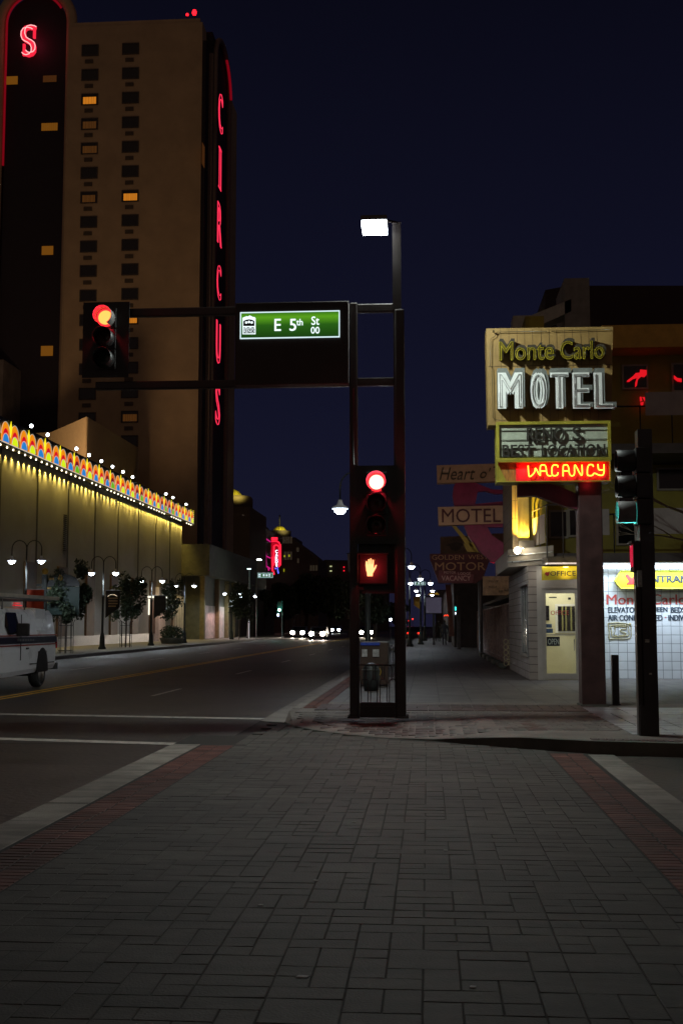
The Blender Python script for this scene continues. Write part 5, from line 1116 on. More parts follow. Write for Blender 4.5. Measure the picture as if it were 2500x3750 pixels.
# reader board
fx0, fx1, fy0, fy1 = 1817, 2234, 1540, 1688
m = MB(); a, b = aY(fx0, fy1, D-.10), aY(fx1, fy0, D-.10); t_ = .055
m.box((a.x, D-.10, a.z), (b.x, D+.45, a.z+t_)); m.box((a.x, D-.10, b.z-t_), (b.x, D+.45, b.z)); m.box((a.x, D-.10, a.z+t_), (a.x+t_, D+.45, b.z-t_)); m.box((b.x-t_, D-.10, a.z+t_), (b.x, D+.45, b.z-t_)); rbf = m.build('reader_frame', YEL2, msn)
m = MB(); m.box((a.x+t_, D-.04, a.z+t_), (b.x-t_, D+.4, b.z-t_)); m.build('reader_panel', mat('milky_panel', (.48, .54, .42, 1), .35, var=.2, scale=5), rbf)
m = MB()
for y_ in (1573, 1608, 1640, 1668): p_, r_ = aY(1832, y_+2, D-.06), aY(2222, y_-2, D-.06); m.box((p_.x, D-.075, p_.z), (r_.x, D-.05, r_.z))
m.build('letter_rail', GREYM, rbf)
RBL = mat('black_reader_letter', (.03, .028, .02, 1), .5)
m = MB(); letters(m, 'RENO', 1927, 1563, 2065, 1616, D-.08, .03, .05); letters(m, 'S', 2094, 1563, 2126, 1612, D-.08, .03, .05); letters(m, 'BEST', 1838, 1628, 1952, 1675, D-.08, .03, .05); letters(m, 'LOCATION', 1982, 1626, 2214, 1672, D-.08, .03, .05); m.build('reader_lettering', RBL, rbf)
# vacancy box: open tray with red back, yellow rim
a, b = aY(1818, 1766, D-.12), aY(2234, 1685, D-.12)
m = MB(); m.box((a.x, D-.12, b.z-.02), (b.x, D+.4, b.z+.0)); m.box((a.x, D-.12, a.z), (b.x, D+.4, a.z+.02)); m.box((a.x, D-.12, a.z+.02), (a.x+.02, D+.4, b.z-.02)); m.box((b.x-.02, D-.12, a.z+.02), (b.x, D+.4, b.z-.02)); m.prism([(a.x+.02, D-.11, a.z+.02), (a.x+.18, D-.11, a.z+.02), (a.x+.02, D-.11, b.z-.05)], (0, .02, 0)); vf = m.build('vacancy_frame', YEL2, msn)
m = MB(); m.box((a.x+.02, D-.02, a.z+.02), (XY(1895, D), D+.38, b.z-.02), 1); m.box((XY(1895, D), D-.03, a.z+.02), (b.x-.02, D+.38, b.z-.02), 0); m.build('red_tray', [mat('red_enamel_tray', (.75, .015, .03, 1), .5, var=.15, scale=5), mat('rusty_yellow', (.32, .17, .03, 1), .6, var=.6, scale=9, stretch=(4, 4, .7))], vf)
def s2(pts): return [aY(1800+x/3.92, 1700+y/3.92, D-.08) for x, y in pts]
def s5(pts): return [aY(2100+x/3.92, 1550+y/3.92, D-.08) for x, y in pts]
def rnd_path(P, n=1):
    for _ in range(n):
        Q = [P[0]]
        for i in range(len(P)-1): Q += [P[i].lerp(P[i+1], .25), P[i].lerp(P[i+1], .75)]
        P = Q+[P[-1]]
    return P
NEO = emi('vacancy_neon', (1, .62, .04, 1), 3.4, noshine=True)
strokes = [s2([(518, 20), (527, 165), (545, 185), (622, 112), (615, 30), (690, 178), (695, 95)]), s2([(693, 165), (690, 28), (715, 8), (775, 12), (785, 162), (850, 168)]), s2([(700, 98), (780, 98)]),
   s2([(945, 45), (945, 12), (860, 8), (858, 145), (878, 168), (938, 162), (948, 118)]), s2([(1020, 172), (1020, 20), (1035, 10), (1098, 8), (1108, 165), (1188, 168), (1180, 15), (1195, 5), (1275, 165), (1298, 150), (1290, 8)]), s2([(1020, 96), (1095, 96)]),
   s5([(278, 625), (272, 592), (197, 595), (188, 735), (205, 752), (270, 752), (285, 708), (365, 750), (432, 745), (430, 590)]), s5([(343, 588), (350, 662), (368, 672), (425, 670)])]
for P in strokes: m = MB(); m.tube(rnd_path(P, 2), .0105, 6); m.build('neon_stroke', NEO, vf)
for i in range(6): lamp('neon_light', 'POINT', (XY(1925+i*56, D), D-.13, ZY(1726, D)), 1.7, (1, .045, .03), vf, .04)
lamp('neon_light', 'POINT', (XY(2160, D), D-.05, ZY(1778, D)), .9, (1, .03, .05), vf, .1)
# ================================================================== motel
mot = thing('motel_building', (6.5, 38, .15), 'three-storey motel with a white tiled entrance wall, corner office and railed balconies', 'building')
YWL = 33.4; TW = grid_mat('white_wall_tile', (.66, .69, .72, 1), (.24, .26, .28, 1), .242, .242, .008, .25, 0, 'xz', .06, .5)
xL, zT = XY(2128, YWL), ZY(2058, YWL)
m = MB(); m.box((xL, YWL, .15), (9.2, YWL+.25, zT)); m.build('tiled_wall', TW, mot)
# fluorescent tubes under the slab
zs = ZY(2050, 33.0); SLAB = mat('slab_fascia', (.10, .085, .08, 1), .7, var=.25)
for (z0_, z1_, yf_, x0_) in ((ZY(2062, 32.4), ZY(2028, 32.4), 32.4, XY(2030, 32.4)), (ZY(1668, 34), ZY(1632, 34), 34.0, XY(2245, 34)),):
    m = MB(); m.box((x0_, yf_, z0_), (9.5, 38, z1_)); m.build('floor_slab', SLAB, mot)
TUBE = emi('fluorescent_tube', (.72, .85, 1, 1), 10)
m = MB(); m.box((XY(2206, 32.9), 32.75, ZY(2066, 32.8)), (9, 33.1, ZY(2060, 32.8))); m.build('light_tray', WHITEP, mot)
for (x0, x1) in ((2208, 2331), (2336, 2450), (2455, 2570)):
    m = MB(); m.tube([(XY(x0, 32.85), 32.85, ZY(2078, 32.85)), (XY(x1, 32.85), 32.85, ZY(2078, 32.85))], .035, 8); m.build('fluorescent_tube', TUBE, mot)
xa_, xb_ = XY(2208, 32.85), XY(2640, 32.85)
lamp('tube_light', 'AREA', ((xa_+xb_)/2, 32.68, ZY(2072, 32.7)), 125, (.70, .84, 1), mot, (xb_-xa_, .12), rot=(R(22), 0, 0))
# entrance board
En = thing('entrance_board', (XY(2400, 33.2), 33.2, ZY(2158, 33.2)), 'bright yellow six-sided ENTRANCE board with a red arrow under the fluorescent tubes', 'sign')
Y_ = 33.15; YB_ = mat('bright_yellow_board', (.50, .42, .004, 1), .5, var=.06)
m = MB(); m.prism([aY(x, y, Y_)[:] for x, y in ((2247, 2126), (2271, 2089), (2680, 2089), (2680, 2157), (2271, 2157))], (0, .12, 0)); m.build('board', YB_, En)
m = MB(); rim = [aY(x, y, Y_-.02) for x, y in ((2248, 2126), (2272, 2091), (2680, 2091))]; m.tube(rim, .02, 5); m.tube([aY(x, y, Y_-.02) for x, y in ((2248, 2126), (2272, 2155), (2680, 2155))], .02, 5); m.build('rim', mat('yellow_rim', (.55, .60, .05, 1), .5), En)
m = MB(); m.prism([aY(x, y, Y_-.012)[:] for x, y in ((2287, 2108), (2295, 2101), (2312, 2117), (2327, 2104), (2329, 2140), (2291, 2140), (2301, 2129))][::1], (0, .01, 0)); m.build('red_arrow', mat('red_print', (.55, .02, .015, 1), .6), En)
BLK = mat('black_sign_print', (.012, .02, .035, 1), .6)
m = MB(); ptext(m, 'ENTRANCE', 2362, 2107, 2570, 2133, Y_-.012, depth=.008, bold=.14); m.build('lettering', BLK, En)
lamp('board_light', 'AREA', (XY(2420, 32.6), 32.6, ZY(2076, 32.6)), 5, (.85, .95, .8), En, (1.8, .1), rot=(R(10), 0, 0))
Y_ = YWL-.004
m = MB(); ptext(m, 'Monte Carlo', 2219, 2176, 2510, 2214, Y_, depth=.004, bold=.05); m.build('painted_name', mat('red_wall_paint', (.45, .07, .06, 1), .6, var=.3, scale=9), mot)
m = MB(); ptext(m, 'ELEVATOR', 2225, 2223, 2336, 2244, Y_, depth=.004, bold=.11); ptext(m, 'QUEEN', 2369, 2223, 2442, 2244, Y_, depth=.004, bold=.11); ptext(m, 'BEDS', 2454, 2223, 2506, 2244, Y_, depth=.004, bold=.11); m.build('painted_lettering', mat('black_wall_paint', (.015, .03, .05, 1), .6), mot)
m = MB(); ptext(m, 'AIR CONDITIONED', 2224, 2252, 2424, 2273, Y_, depth=.004, bold=.11); m.build('painted_lettering', mat('black_wall_paint', (.015, .03, .05, 1), .6), mot); m = MB(); ptext(m, 'INDIVIDUAL', 2445, 2252, 2562, 2273, Y_, depth=.004, bold=.11); m.build('painted_lettering', mat('black_wall_paint', (.015, .03, .05, 1), .6), mot)
m = MB(); p_ = aY(2435, 2261, Y_); m.box((p_.x-.015, Y_-.004, p_.z-.015), (p_.x+.015, Y_, p_.z+.015)); m.build('painted_dot', mat('red_wall_paint', (.45, .07, .06, 1)), mot)
def g3(pts): return [aY(1850+x/2.412, 1750+y/2.412, YWL-.01) for x, y in pts]
m = MB()
for P in ([(905, 1285), (1000, 1278), (1080, 1290), (1110, 1300), (1105, 1350), (1112, 1410), (1060, 1425), (960, 1418), (910, 1430), (915, 1360), (905, 1285)], [(925, 1305), (1000, 1300), (1085, 1300), (1085, 1345), (1095, 1395), (1000, 1400), (935, 1405), (935, 1350), (925, 1305)], [(958, 1318), (975, 1310), (1060, 1312), (1068, 1330)], [(965, 1312), (968, 1350), (950, 1390), (985, 1395)], [(1065, 1340), (1020, 1335), (1005, 1355), (1050, 1365), (1070, 1380), (1020, 1398), (1000, 1388)]): m.tube(rnd_path(g3(P), 2), .012, 5)
m.ball(aY(1850+1097/2.412, 1750+1292/2.412, YWL-.01), .04, 0, 8, sy=.3); m.build('painted_scrawl', mat('gold_spray_paint', (.38, .33, .16, 1), .6), mot)
# ---- office corner
XO = 2.95; YO = 32.4
OW = mat('office_white_wall', (.50, .47, .43, 1), .75, var=.15, scale=2, bump=.15); CB = grid_mat('painted_block_wall', (.40, .35, .31, 1), (.16, .13, .11, 1), .42, .21, .012, .8, .5, 'yz', .12, .6)
dx0, dx1 = XY(1985, YO), XY(2127, YO); dzt = ZY(2156, YO)
m = MB(); m.box((XO+.02, YO, .15), (dx0, YO+.2, 3.25)); m.box((dx0, YO, dzt), (xL+.1, YO+.2, 3.25)); m.box((dx1, YO, .15), (xL+.06, YWL+.02, dzt)); m.build('office_front', OW, mot)
wz0, wz1 = .85, 2.75
m = MB(); m.box((XO-.2, YO+.0, .15), (XO+.02, YO+.35, 3.25)); m.box((XO-.2, YO+.35, .15), (XO+.0, 35.3, wz0)); m.box((XO-.2, YO+.35, wz1), (XO+.0, 35.3, 3.25)); m.box((XO-.2, 35.3, .15), (XO, 40.2, 3.25)); m.build('office_side', CB, mot)
XS_ = XO-.2
ow = MB(); 
for (y0_, y1_) in ((YO+.35, YO+.42), (33.5, 33.57), (34.35, 34.42), (35.22, 35.3)): ow.box((XS_+.02, y0_, wz0), (XS_+.10, y1_, wz1))
ow.box((XS_-.05, YO+.3, wz0-.08), (XS_+.1, 35.35, wz0)); ow.box((XS_-.04, YO+.3, wz1), (XS_+.1, 35.35, wz1+.07)); ow_ = ow.build('office_window', mat('grey_window_frame', (.24, .23, .22, 1), .5), mot)
m = MB(); m.box((XS_+.05, YO+.42, wz0), (XS_+.06, 35.22, wz1)); m.build('pane', DARKG, ow_)
ALU = mat('aluminium_frame', (.52, .50, .46, 1), .4, metal=.3, var=.1); CREAM = mat('cream_room_wall', (.72, .69, .50, 1), .8, var=.06)
dr = MB(); yd = YO+.03; fw = .10
dr.box((dx0, yd, .15), (dx0+fw, yd+.1, dzt)); dr.box((dx1-fw*1.5, yd, .15), (dx1, yd+.1, dzt)); dr.box((dx0+fw, yd, dzt-.13), (dx1-fw*1.5, yd+.1, dzt)); dr.box((dx0+fw, yd, .17), (dx1-fw*1.5, yd+.1, .33)); 
zb1 = ZY(2327, YO); dr.box((dx0+fw, yd+.0, zb1), (dx1-fw*1.5, yd+.06, zb1+.03)); door = dr.build('office_door', ALU, mot)
m = MB(); m.box((dx0+fw, yd+.04, .33), (dx1-fw*1.5, yd+.05, dzt-.13)); m.build('glass_pane', glass('door_glass'), door)
m = MB(); ptext(m, 'OFFICE', 2015, 2236, 2081, 2252, yd+.035, depth=.004, bold=.03); m.build('glass_lettering', mat('red_glass_print', (.55, .05, .05, 1), .6), door)
m = MB(); a, b = aY(2001, 2366, yd), aY(2048, 2332, yd); m.box((a.x, yd+.02, a.z), (b.x, yd+.035, b.z)); o_ = m.build('open_sign', mat('navy_card', (.01, .015, .03, 1), .5), door); m = MB(); ptext(m, 'OPEN', 2005, 2339, 2045, 2360, yd+.02, depth=.004, bold=.01); m.build('open_lettering', mat('pale_print', (.6, .68, .62, 1), .6), o_)
m = MB()
for (x0, y0_, x1, y1) in ((1999, 2285, 2019, 2299), (1999, 2302, 2023, 2318)): a, b = aY(x0, y1, yd), aY(x1, y0_, yd); m.box((a.x, yd+.03, a.z), (b.x, yd+.038, b.z))
m.build('blue_sticker', mat('blue_sticker', (.10, .18, .34, 1), .5, var=.6, scale=30), door)
m = MB(); a, b = aY(2009, 2190, yd), aY(2037, 2187, yd); m.box((a.x, yd+.03, a.z), (b.x, yd+.038, b.z+.01)); a, b = aY(2079, 2196, yd), aY(2089, 2188, yd); m.box((a.x, yd+.03, a.z), (b.x, yd+.038, b.z)); m.build('dark_sticker', BLK, door)
m = MB(); m.tube([(dx1-.2, yd-.03, .95), (dx1-.2, yd-.03, 1.25)], .012, 6); m.build('handle', CHROME, door)
# room behind the door
yr = YO+1.6; rm = MB(); rm.box((dx0-.15, yr, .15), (dx1+.6, yr+.1, 3.1)); rm.box((dx0-.2, YO+.2, .15), (dx0-.15, yr, 3.1)); rm.box((dx1+.55, YO+.2, .15), (dx1+.6, yr, 3.1)); rm.box((dx0-.15, YO+.2, 3.05), (dx1+.55, yr, 3.1)); rm.box((dx0-.15, YO+.21, .152), (dx1+.55, yr, .165)); rm.build('office_room', CREAM, mot)
m = MB(); a, b = aY(2032, 2318, yr), aY(2108, 2212, yr); m.box((a.x, yr-.03, a.z), (b.x, yr, b.z)); iw = m.build('room_window', WHITEP, mot)
m = MB(); a, b = aY(2042, 2311, yr-.04), aY(2104, 2220, yr-.04); m.box((a.x, yr-.05, a.z), (b.x, yr-.04, b.z)); m.build('pane', DARKG, iw)
m = MB()
for x in (2056, 2069, 2088): a, b = aY(x, 2311, yr-.06), aY(x+4, 2220, yr-.06); m.box((a.x, yr-.07, a.z), (b.x, yr-.055, b.z))
m.build('blind', mat('olive_blind', (.25, .24, .10, 1), .8), iw)
m = MB(); a, b = aY(1995, 2272, yr-.03), aY(2009, 2218, yr-.03); m.box((a.x, yr-.04, a.z), (b.x, yr-.01, b.z)); m.build('wall_notice', DARKG, mot)
lamp('office_light', 'AREA', ((dx0+dx1)/2, YO+.8, 3.0), 19, (1, .98, .80), mot, (1.2, .9))
# office sign
Y_ = YO-.55; osg = thing('office_sign', (XY(2048, Y_), Y_, ZY(2123, Y_)), 'yellow OFFICE sign board with a small red arrow above the glass door', 'sign')
m = MB(); m.prism([aY(x, y, Y_)[:] for x, y in ((1983, 2075), (2114, 2072), (2114, 2121), (1983, 2125))], (0, .1, 0)); m.build('board', mat('yellow_board_old', (.72, .58, .03, 1), .5, var=.08), osg)
m = MB(); ptext(m, 'OFFICE', 2013, 2091, 2106, 2109, Y_-.008, depth=.006, bold=.02); m.build('lettering', BLK, osg)
m = MB(); m.prism([aY(x, y, Y_-.008)[:] for x, y in ((1992, 2102), (1999, 2094), (2003, 2096), (2012, 2092), (2008, 2108), (2001, 2110), (1997, 2105))], (0, .006, 0)); m.build('red_arrow', mat('dark_red_print', (.35, .02, .015, 1), .6), osg)
m = MB(); m.ball(aY(2070, 2077, Y_-.12), .05, 0, 8, sz=.3, sx=1.6); m.build('sign_lamp', emi('warm_sign_lamp', (1, .75, .2, 1), 6), osg)
lamp('sign_light', 'SPOT', (XY(2075, Y_), Y_-.35, ZY(2132, Y_)), 9, (1, .75, .25), osg, .05, 110, (R(150), 0, 0), .8)
lamp('door_light', 'AREA', (XY(2056, YO), YO-.5, 3.3), 22, (1, .92, .82), mot, (1.2, .3))
# ---- corner canopy, pylon and upper floors
OCH = mat('ochre_wall', (.30, .25, .045, 1), .8, var=.2, scale=1.2); PYL = mat('pylon_ribs', (.72, .60, .28, 1), .55, var=.08); CAN = mat('canopy_trim', (.34, .29, .23, 1), .5, var=.2)
m = MB(); m.prism([(1.85, 33.6, ZY(2095, 33.6, 1565)), (XO+.2, 31.9, ZY(2110, 32)-.25), (XO+.2, 31.9, 3.65), (1.85, 33.6, 3.75)], (.0, 5.0, 0)) if False else None
zc0, zc1 = 3.28, 3.78
m = MB(); m.prism([(2.30, 33.8, zc0), (XO+.45, 32.0, zc0), (XO+.45, 40, zc0), (2.30, 40, zc0)], (0, 0, zc1-zc0)); cp = m.build('corner_canopy', CAN, mot)
m = MB(); 
for z in (3.42, 3.6): m.tube([(2.285, 33.78, z), (XO+.44, 31.98, z)], .02, 5)
m.build('canopy_trim_strip', CHROME, cp)
yp = 33.4; px0, px1, px2 = XY(1880, yp), XY(1900, yp), XY(1942, yp)
zp0, zp1 = 3.78, ZY(1740, yp)
m = MB(); m.box((px0, yp+.02, zp0), (px1, yp+4, zp1+1.5)); m.build('pylon_side_wall', grid_mat('pylon_tile', (.34, .25, .15, 1), (.14, .10, .07, 1), .5, .5, .01, .8, 0, 'xz', .1, .3), mot)
m = MB(); m.box((px1, yp+.05, zp0), (px2, yp+.6, zp1+1.5))
for i in range(9): xx = px1+(px2-px1)*(i+.5)/9; m.tube([(xx, yp+.05, zp0), (xx, yp+.05, zp1+1.2)], .016, 6)
m.build('ribbed_pylon', PYL, mot)
m = MB(); m.box((px1+.0, yp-.35, 3.785), (px2+.1, yp+.04, 3.99)); m.build('pylon_base', CAN, mot)
for (x, y) in ((1893, 2016), (1913, 2002), (1920, 1999)):
    P = aY(x, y, yp-.4 if x < 1900 else yp-.2); m = MB(); m.ball(P, .10 if x < 1900 else .055, 0, 10); m.build('bare_bulb', emi('bare_bulb_glow', (1, .9, .68, 1), 20), mot)
lamp('pylon_light', 'SPOT', (px2-.10, yp-.16, 4.0), 420, (1, .66, .08), mot, .02, 120, (R(172), 0, R(0)), 1.0)
lamp('pylon_light', 'SPOT', (px1+.10, yp-.12, 4.0), 200, (1, .60, .07), mot, .02, 110, (R(172), 0, R(0)), 1.0)
lamp('pylon_light', 'POINT', (px0-.02, yp-.45, ZY(2016, yp)), 3.0, (1, .8, .45), mot, .05)
yu = 36.5
m = MB(); m.box((px2+.0, yp+.3, 3.3), (XY(1975, yu), yu+.2, ZY(1235, 36))); m.box((XY(1975, yu), yu, 3.3), (12, yu+3, ZY(1290, yu))); m.build('upper_wall', OCH, mot)
m = MB(); m.box((XY(2225, 35.4), 35.4, ZY(1285, 35.4)), (12, 39, ZY(1203, 35.4))); m.build('parapet_band', mat('orange_parapet', (.62, .36, .07, 1), .8, var=.15), mot)
# openings on the upper floors
DKW = mat('dim_room_glass', (.012, .011, .012, 1), .08, var=.2)
for (x0, y0_, x1, y1) in ((2015, 1875, 2070, 1965), (2085, 1870, 2110, 1960), (2283, 1342, 2362, 1420), (2465, 1336, 2520, 1430), (2262, 1900, 2330, 1990), (2410, 1720, 2520, 1790), (2265, 1700, 2320, 1860)):
    a, b = aY(x0, y1, yu-.02), aY(x1, y0_, yu-.02); m = MB(); m.box((a.x-.06, yu-.08, a.z-.06), (b.x+.06, yu-.01, b.z+.06)); w_ = m.build('upper_window', CAN, mot); m = MB(); m.box((a.x, yu-.1, a.z), (b.x, yu-.085, b.z)); m.build('pane', DKW, w_)
# balconies
PAN = mat('grey_balcony_panel', (.36, .32, .30, 1), .7, var=.12, scale=3)
def balcony(x0, x1, Yb, zf, panels, lab=None):
    rl = MB()
    rl.tube([(x0, Yb, zf+1.12), (x1, Yb, zf+1.12)], .025, 6); n = max(2, int((x1-x0)/.9))
    for i in range(n+1): xx = x0+(x1-x0)*i/n; rl.tube([(xx, Yb, zf), (xx, Yb, zf+1.12)], .02, 6)
    r_ = rl.build('balcony_railing', BLACKM, mot)
    for (a, b, z0_, z1_) in panels: q = MB(); q.box((a, Yb-.03, z0_), (b, Yb-.015, z1_)); q.build('panel', PAN, r_)
zf1 = ZY(2028, 32.6)
balcony(XY(2118, 33.2), 9.3, 33.2, zf1, [(XY(2203, 33.2), XY(2237, 33.2), ZY(1963, 33.2), ZY(1869, 33.2)), (XY(2329, 33.2), XY(2347, 33.2), ZY(1990, 33.2), ZY(1912, 33.2)), (XY(2372, 33.2), 9.2, ZY(1960, 33.2), ZY(1867, 33.2))])
# small office balcony box with angled corner
bx0, bx1 = XY(1973, 32.2), XY(2006, 32.0)
rl = MB(); pts_ = [(bx0, 33.6), (XY(2006, 31.8), 31.8), (XY(2125, 31.8), 31.8)]
zb0, zb1, zb2 = ZY(2070, 32), ZY(2048, 32), ZY(1855, 32)
for i in range(2):
    (xa1, ya1), (xb1, yb1) = pts_[i], pts_[i+1]; rl.prism([(xa1, ya1, zb0), (xb1, yb1, zb0), (xb1, yb1, zb1+.05), (xa1, ya1, zb1+.05)], (0, .06, 0)); 
    rl.tube([(xa1, ya1, zb2), (xb1, yb1, zb2)], .02, 5); rl.tube([(xa1, ya1, zb1), (xa1, ya1, zb2)], .02, 5); rl.tube([((xa1+xb1)/2, (ya1+yb1)/2, zb1), ((xa1+xb1)/2, (ya1+yb1)/2, zb2)], .015, 5)
rl.prism([(bx0, 33.6, zb0+.01), (XY(2006, 31.8), 31.84, zb0+.01), (XY(2125, 31.8), 31.84, zb0+.01), (XY(2125, 33.6), 33.9, zb0+.01), (bx0, 33.9, zb0+.01)], (0, 0, .1))
bb_ = rl.build('corner_balcony', SLAB, mot)
q = MB(); 
for (u0, u1) in ((.06, .46), (.52, .94)):
    p0 = Vector(pts_[0]+(0,)); p1 = Vector(pts_[1]+(0,)); A = p0.lerp(p1, u0); B = p0.lerp(p1, u1); q.prism([(A.x-.02, A.y, ZY(1990, 32)), (B.x-.02, B.y, ZY(1990, 32)), (B.x-.02, B.y, ZY(1885, 32)), (A.x-.02, A.y, ZY(1885, 32))], (0, .02, 0))
q.build('panel', PAN, bb_)
balcony(XY(2243, 34.2), 9.8, 34.2, ZY(1632, 34), [(XY(2380, 34.2), 9.7, ZY(1532, 34.2), ZY(1448, 34.2))])
q = MB(); q.box((XY(2245, 34), 33.95, ZY(1572, 34)), (XY(2286, 34), 34.0, ZY(1555, 34))); q.build('ochre_beam_end', OCH, mot)
RREF = emi('red_reflection_glow', (1, .01, .02, 1), .75)
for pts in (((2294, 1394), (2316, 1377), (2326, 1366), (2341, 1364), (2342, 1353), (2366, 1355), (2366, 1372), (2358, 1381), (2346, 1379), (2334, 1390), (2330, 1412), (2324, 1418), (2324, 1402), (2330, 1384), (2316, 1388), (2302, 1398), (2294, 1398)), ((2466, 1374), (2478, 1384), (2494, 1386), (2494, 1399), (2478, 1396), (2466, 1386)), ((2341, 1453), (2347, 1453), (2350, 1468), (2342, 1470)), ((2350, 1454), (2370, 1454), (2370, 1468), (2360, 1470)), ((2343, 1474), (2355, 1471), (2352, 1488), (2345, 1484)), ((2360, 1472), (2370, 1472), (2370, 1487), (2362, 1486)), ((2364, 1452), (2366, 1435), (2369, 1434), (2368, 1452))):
    q = MB(); q.prism([aY(x, y, yu-.2)[:] for x, y in pts], (0, .03, 0)); q.build('painted_reflection', RREF, mot)
q = MB(); P = aY(2272, 1375, 35.0); q.box((XY(2250, 36), yu-.4, ZY(1450, yu)), (XY(2300, 36), yu-.3, ZY(1340, yu))) if False else None
# glowing red shapes above: neon reflections painted onto the upper windows
# roof structures
D = 46; rf = thing('roof_frame', (XY(2090, D), D, ZY(1205, D)), 'pale slanted roof frame with a square mast block behind the motel sign', 'roof structure')
m = MB(); m.prism([aY(x, y, D)[:] for x, y in ((1877, 1156), (1945, 1154), (2090, 1095), (2090, 1140), (1955, 1200), (1955, 1260), (1877, 1260))], (0, 1.2, 0)); m.build('slanted_beam', mat('grey_green_render', (.48, .48, .40, 1), .9, var=.2), rf)
m = MB(); m.box((XY(2088, D), D, ZY(1260, D)), (XY(2182, D), D+3, ZY(1030, D))); m.build('mast_block', mat('grey_green_render2', (.26, .25, .22, 1), .9, var=.2), rf)
D = 60; bk_ = thing('rear_hotel_block', (XY(2300, D), D, .15), 'dark block rising behind the motel roof', 'building'); m = MB(); m.prism([aY(x, y, D)[:] for x, y in ((1995, 1062), (2080, 1046), (2560, 1046), (2560, 1700), (1995, 1700))], (0, 10, 0)); m.box((XY(1950, 60), 60.1, .15), (XY(2560, 60), 70, ZY(1700, 60))); m.build('wall', mat('dark_maroon_wall', (.035, .022, .024, 1), .9, var=.3, scale=.3), bk_)
# bare branches at the right edge
t = thing('bare_tree', (XY(2520, 30), 30, .15), 'bare branches reaching in from the right edge in front of the motel balconies', 'tree'); m = MB(); rnd = random.Random(4)
def br(p, d, L, r):
    q_ = p+d*L; m.tube([p, p+d*L*.5+Vector((0, 0, L*.04)), q_], [r, r*.8, r*.55], 5)
    if r > .006:
        for _ in range(2 if r > .02 else 3): br(q_, (d+Vector((rnd.uniform(-.6, .3), rnd.uniform(-.4, .4), rnd.uniform(-.25, .45)))).normalized(), L*.68, r*.55)
P0 = Vector((XY(2600, 30), 30, .15)); m.tube([P0, P0+Vector((0, 0, 4.0))], [.12, .08], 8); br(P0+Vector((0, 0, 4.0)), Vector((-.75, 0, .35)).normalized(), 1.1, .05); br(P0+Vector((0, 0, 3.4)), Vector((-.8, 0, .25)).normalized(), .9, .04); m.build('branches', mat('pale_bark', (.22, .17, .12, 1), .9), t)
# ================================================================== signs and frontages down the right side
TAN = mat('tan_sign_face', (.62, .42, .29, 1), .6, var=.2, scale=2); PUR = mat('magenta_enamel', (.32, .03, .12, 1), .5, var=.35, scale=1.5); MARL = mat('maroon_letter', (.10, .02, .03, 1), .6); DKT = mat('dark_script', (.09, .07, .05, 1), .6)
D = 45; hs = thing('heart_motel_sign', (XY(1740, D), D, .15), 'purple heart sign pierced by a yellow arrow between two tan name boards', 'sign')
m = MB(); m.prism([aY(x, y, D+.2)[:] for x, y in ((1660, 1782), (1668, 1768), (1730, 1764), (1760, 1776), (1800, 1792), (1845, 1794), (1882, 1772), (1882, 1784), (1848, 1806), (1812, 1808), (1775, 1797), (1748, 1800), (1742, 1830), (1738, 1846), (1838, 1836), (1840, 1842), (1840, 1930), (1705, 1930), (1662, 1850), (1656, 1815))], (0, .35, 0)); m.prism([aY(x, y, D+.2)[:] for x, y in ((1698, 1924), (1780, 1924), (1800, 1960), (1860, 2000), (1885, 1990), (1885, 2030), (1850, 2062), (1800, 2058), (1745, 2010), (1712, 1960))], (0, .35, 0)); m.build('heart', PUR, hs)
m = MB(); a, b = aY(1599, 1768, D), aY(1872, 1700, D); m.prism([aY(x, y, D)[:] for x, y in ((1598, 1704), (1874, 1696), (1874, 1760), (1600, 1769))], (0, .5, 0)); m.build('upper_board', TAN, hs)
m = MB(); m.prism([aY(x, y, D)[:] for x, y in ((1602, 1857), (1840, 1851), (1841, 1916), (1605, 1924))], (0, .5, 0)); m.build('lower_board', TAN, hs)
m = MB(); ptext(m, 'Heart', 1608, 1711, 1738, 1758, D-.02, depth=.02, shear=.3); ptext(m, "o'", 1756, 1714, 1796, 1752, D-.02, depth=.02, shear=.3); ptext(m, 'T', 1805, 1708, 1835, 1750, D-.02, depth=.02, shear=.3); m.build('script_lettering', DKT, hs)
m = MB(); ptext(m, 'MOTEL', 1617, 1862, 1832, 1914, D-.02, depth=.02, bold=.0); m.build('block_lettering', MARL, hs)
m = MB(); m.prism([aY(x, y, D-.05)[:] for x, y in ((1654, 1926), (1668, 1926), (1700, 1962), (1748, 2020), (1720, 2020), (1690, 1972))], (0, .1, 0)); m.prism([aY(x, y, D-.05)[:] for x, y in ((1695, 1992), (1730, 1985), (1752, 2022), (1710, 2020))], (0, .1, 0)); m.build('arrow', mat('old_yellow', (.36, .26, .03, 1), .6), hs)
m = MB(); m.tube([(XY(1885, D), D+.4, .15), (XY(1885, D), D+.4, ZY(1700, D))], .12, 8); m.build('pole', COLM, hs)
lamp('added_sign_fill', 'SPOT', (.4, 38.5, 3.0), 130, (1, .70, .50), hs, .3, 70, (R(112), 0, R(-12)), .9)  # added light without a fixture, brightens the tan heart sign boards
D = 62; gw_ = thing('motor_lodge_sign', (XY(1690, D), D, .15), 'dim maroon MOTOR LODGE sign with a pinkish VACANCY panel', 'sign')
MARB = mat('maroon_board', (.10, .025, .035, 1), .6, var=.3)
m = MB(); m.prism([aY(x, y, D)[:] for x, y in ((1572, 2028), (1815, 2026), (1815, 2054), (1574, 2054))], (0, .5, 0)); m.prism([aY(x, y, D+.05)[:] for x, y in ((1576, 2054.5), (1790, 2054.5), (1768, 2118), (1740, 2136), (1606, 2136))], (0, .45, 0)); m.build('board', MARB, gw_)
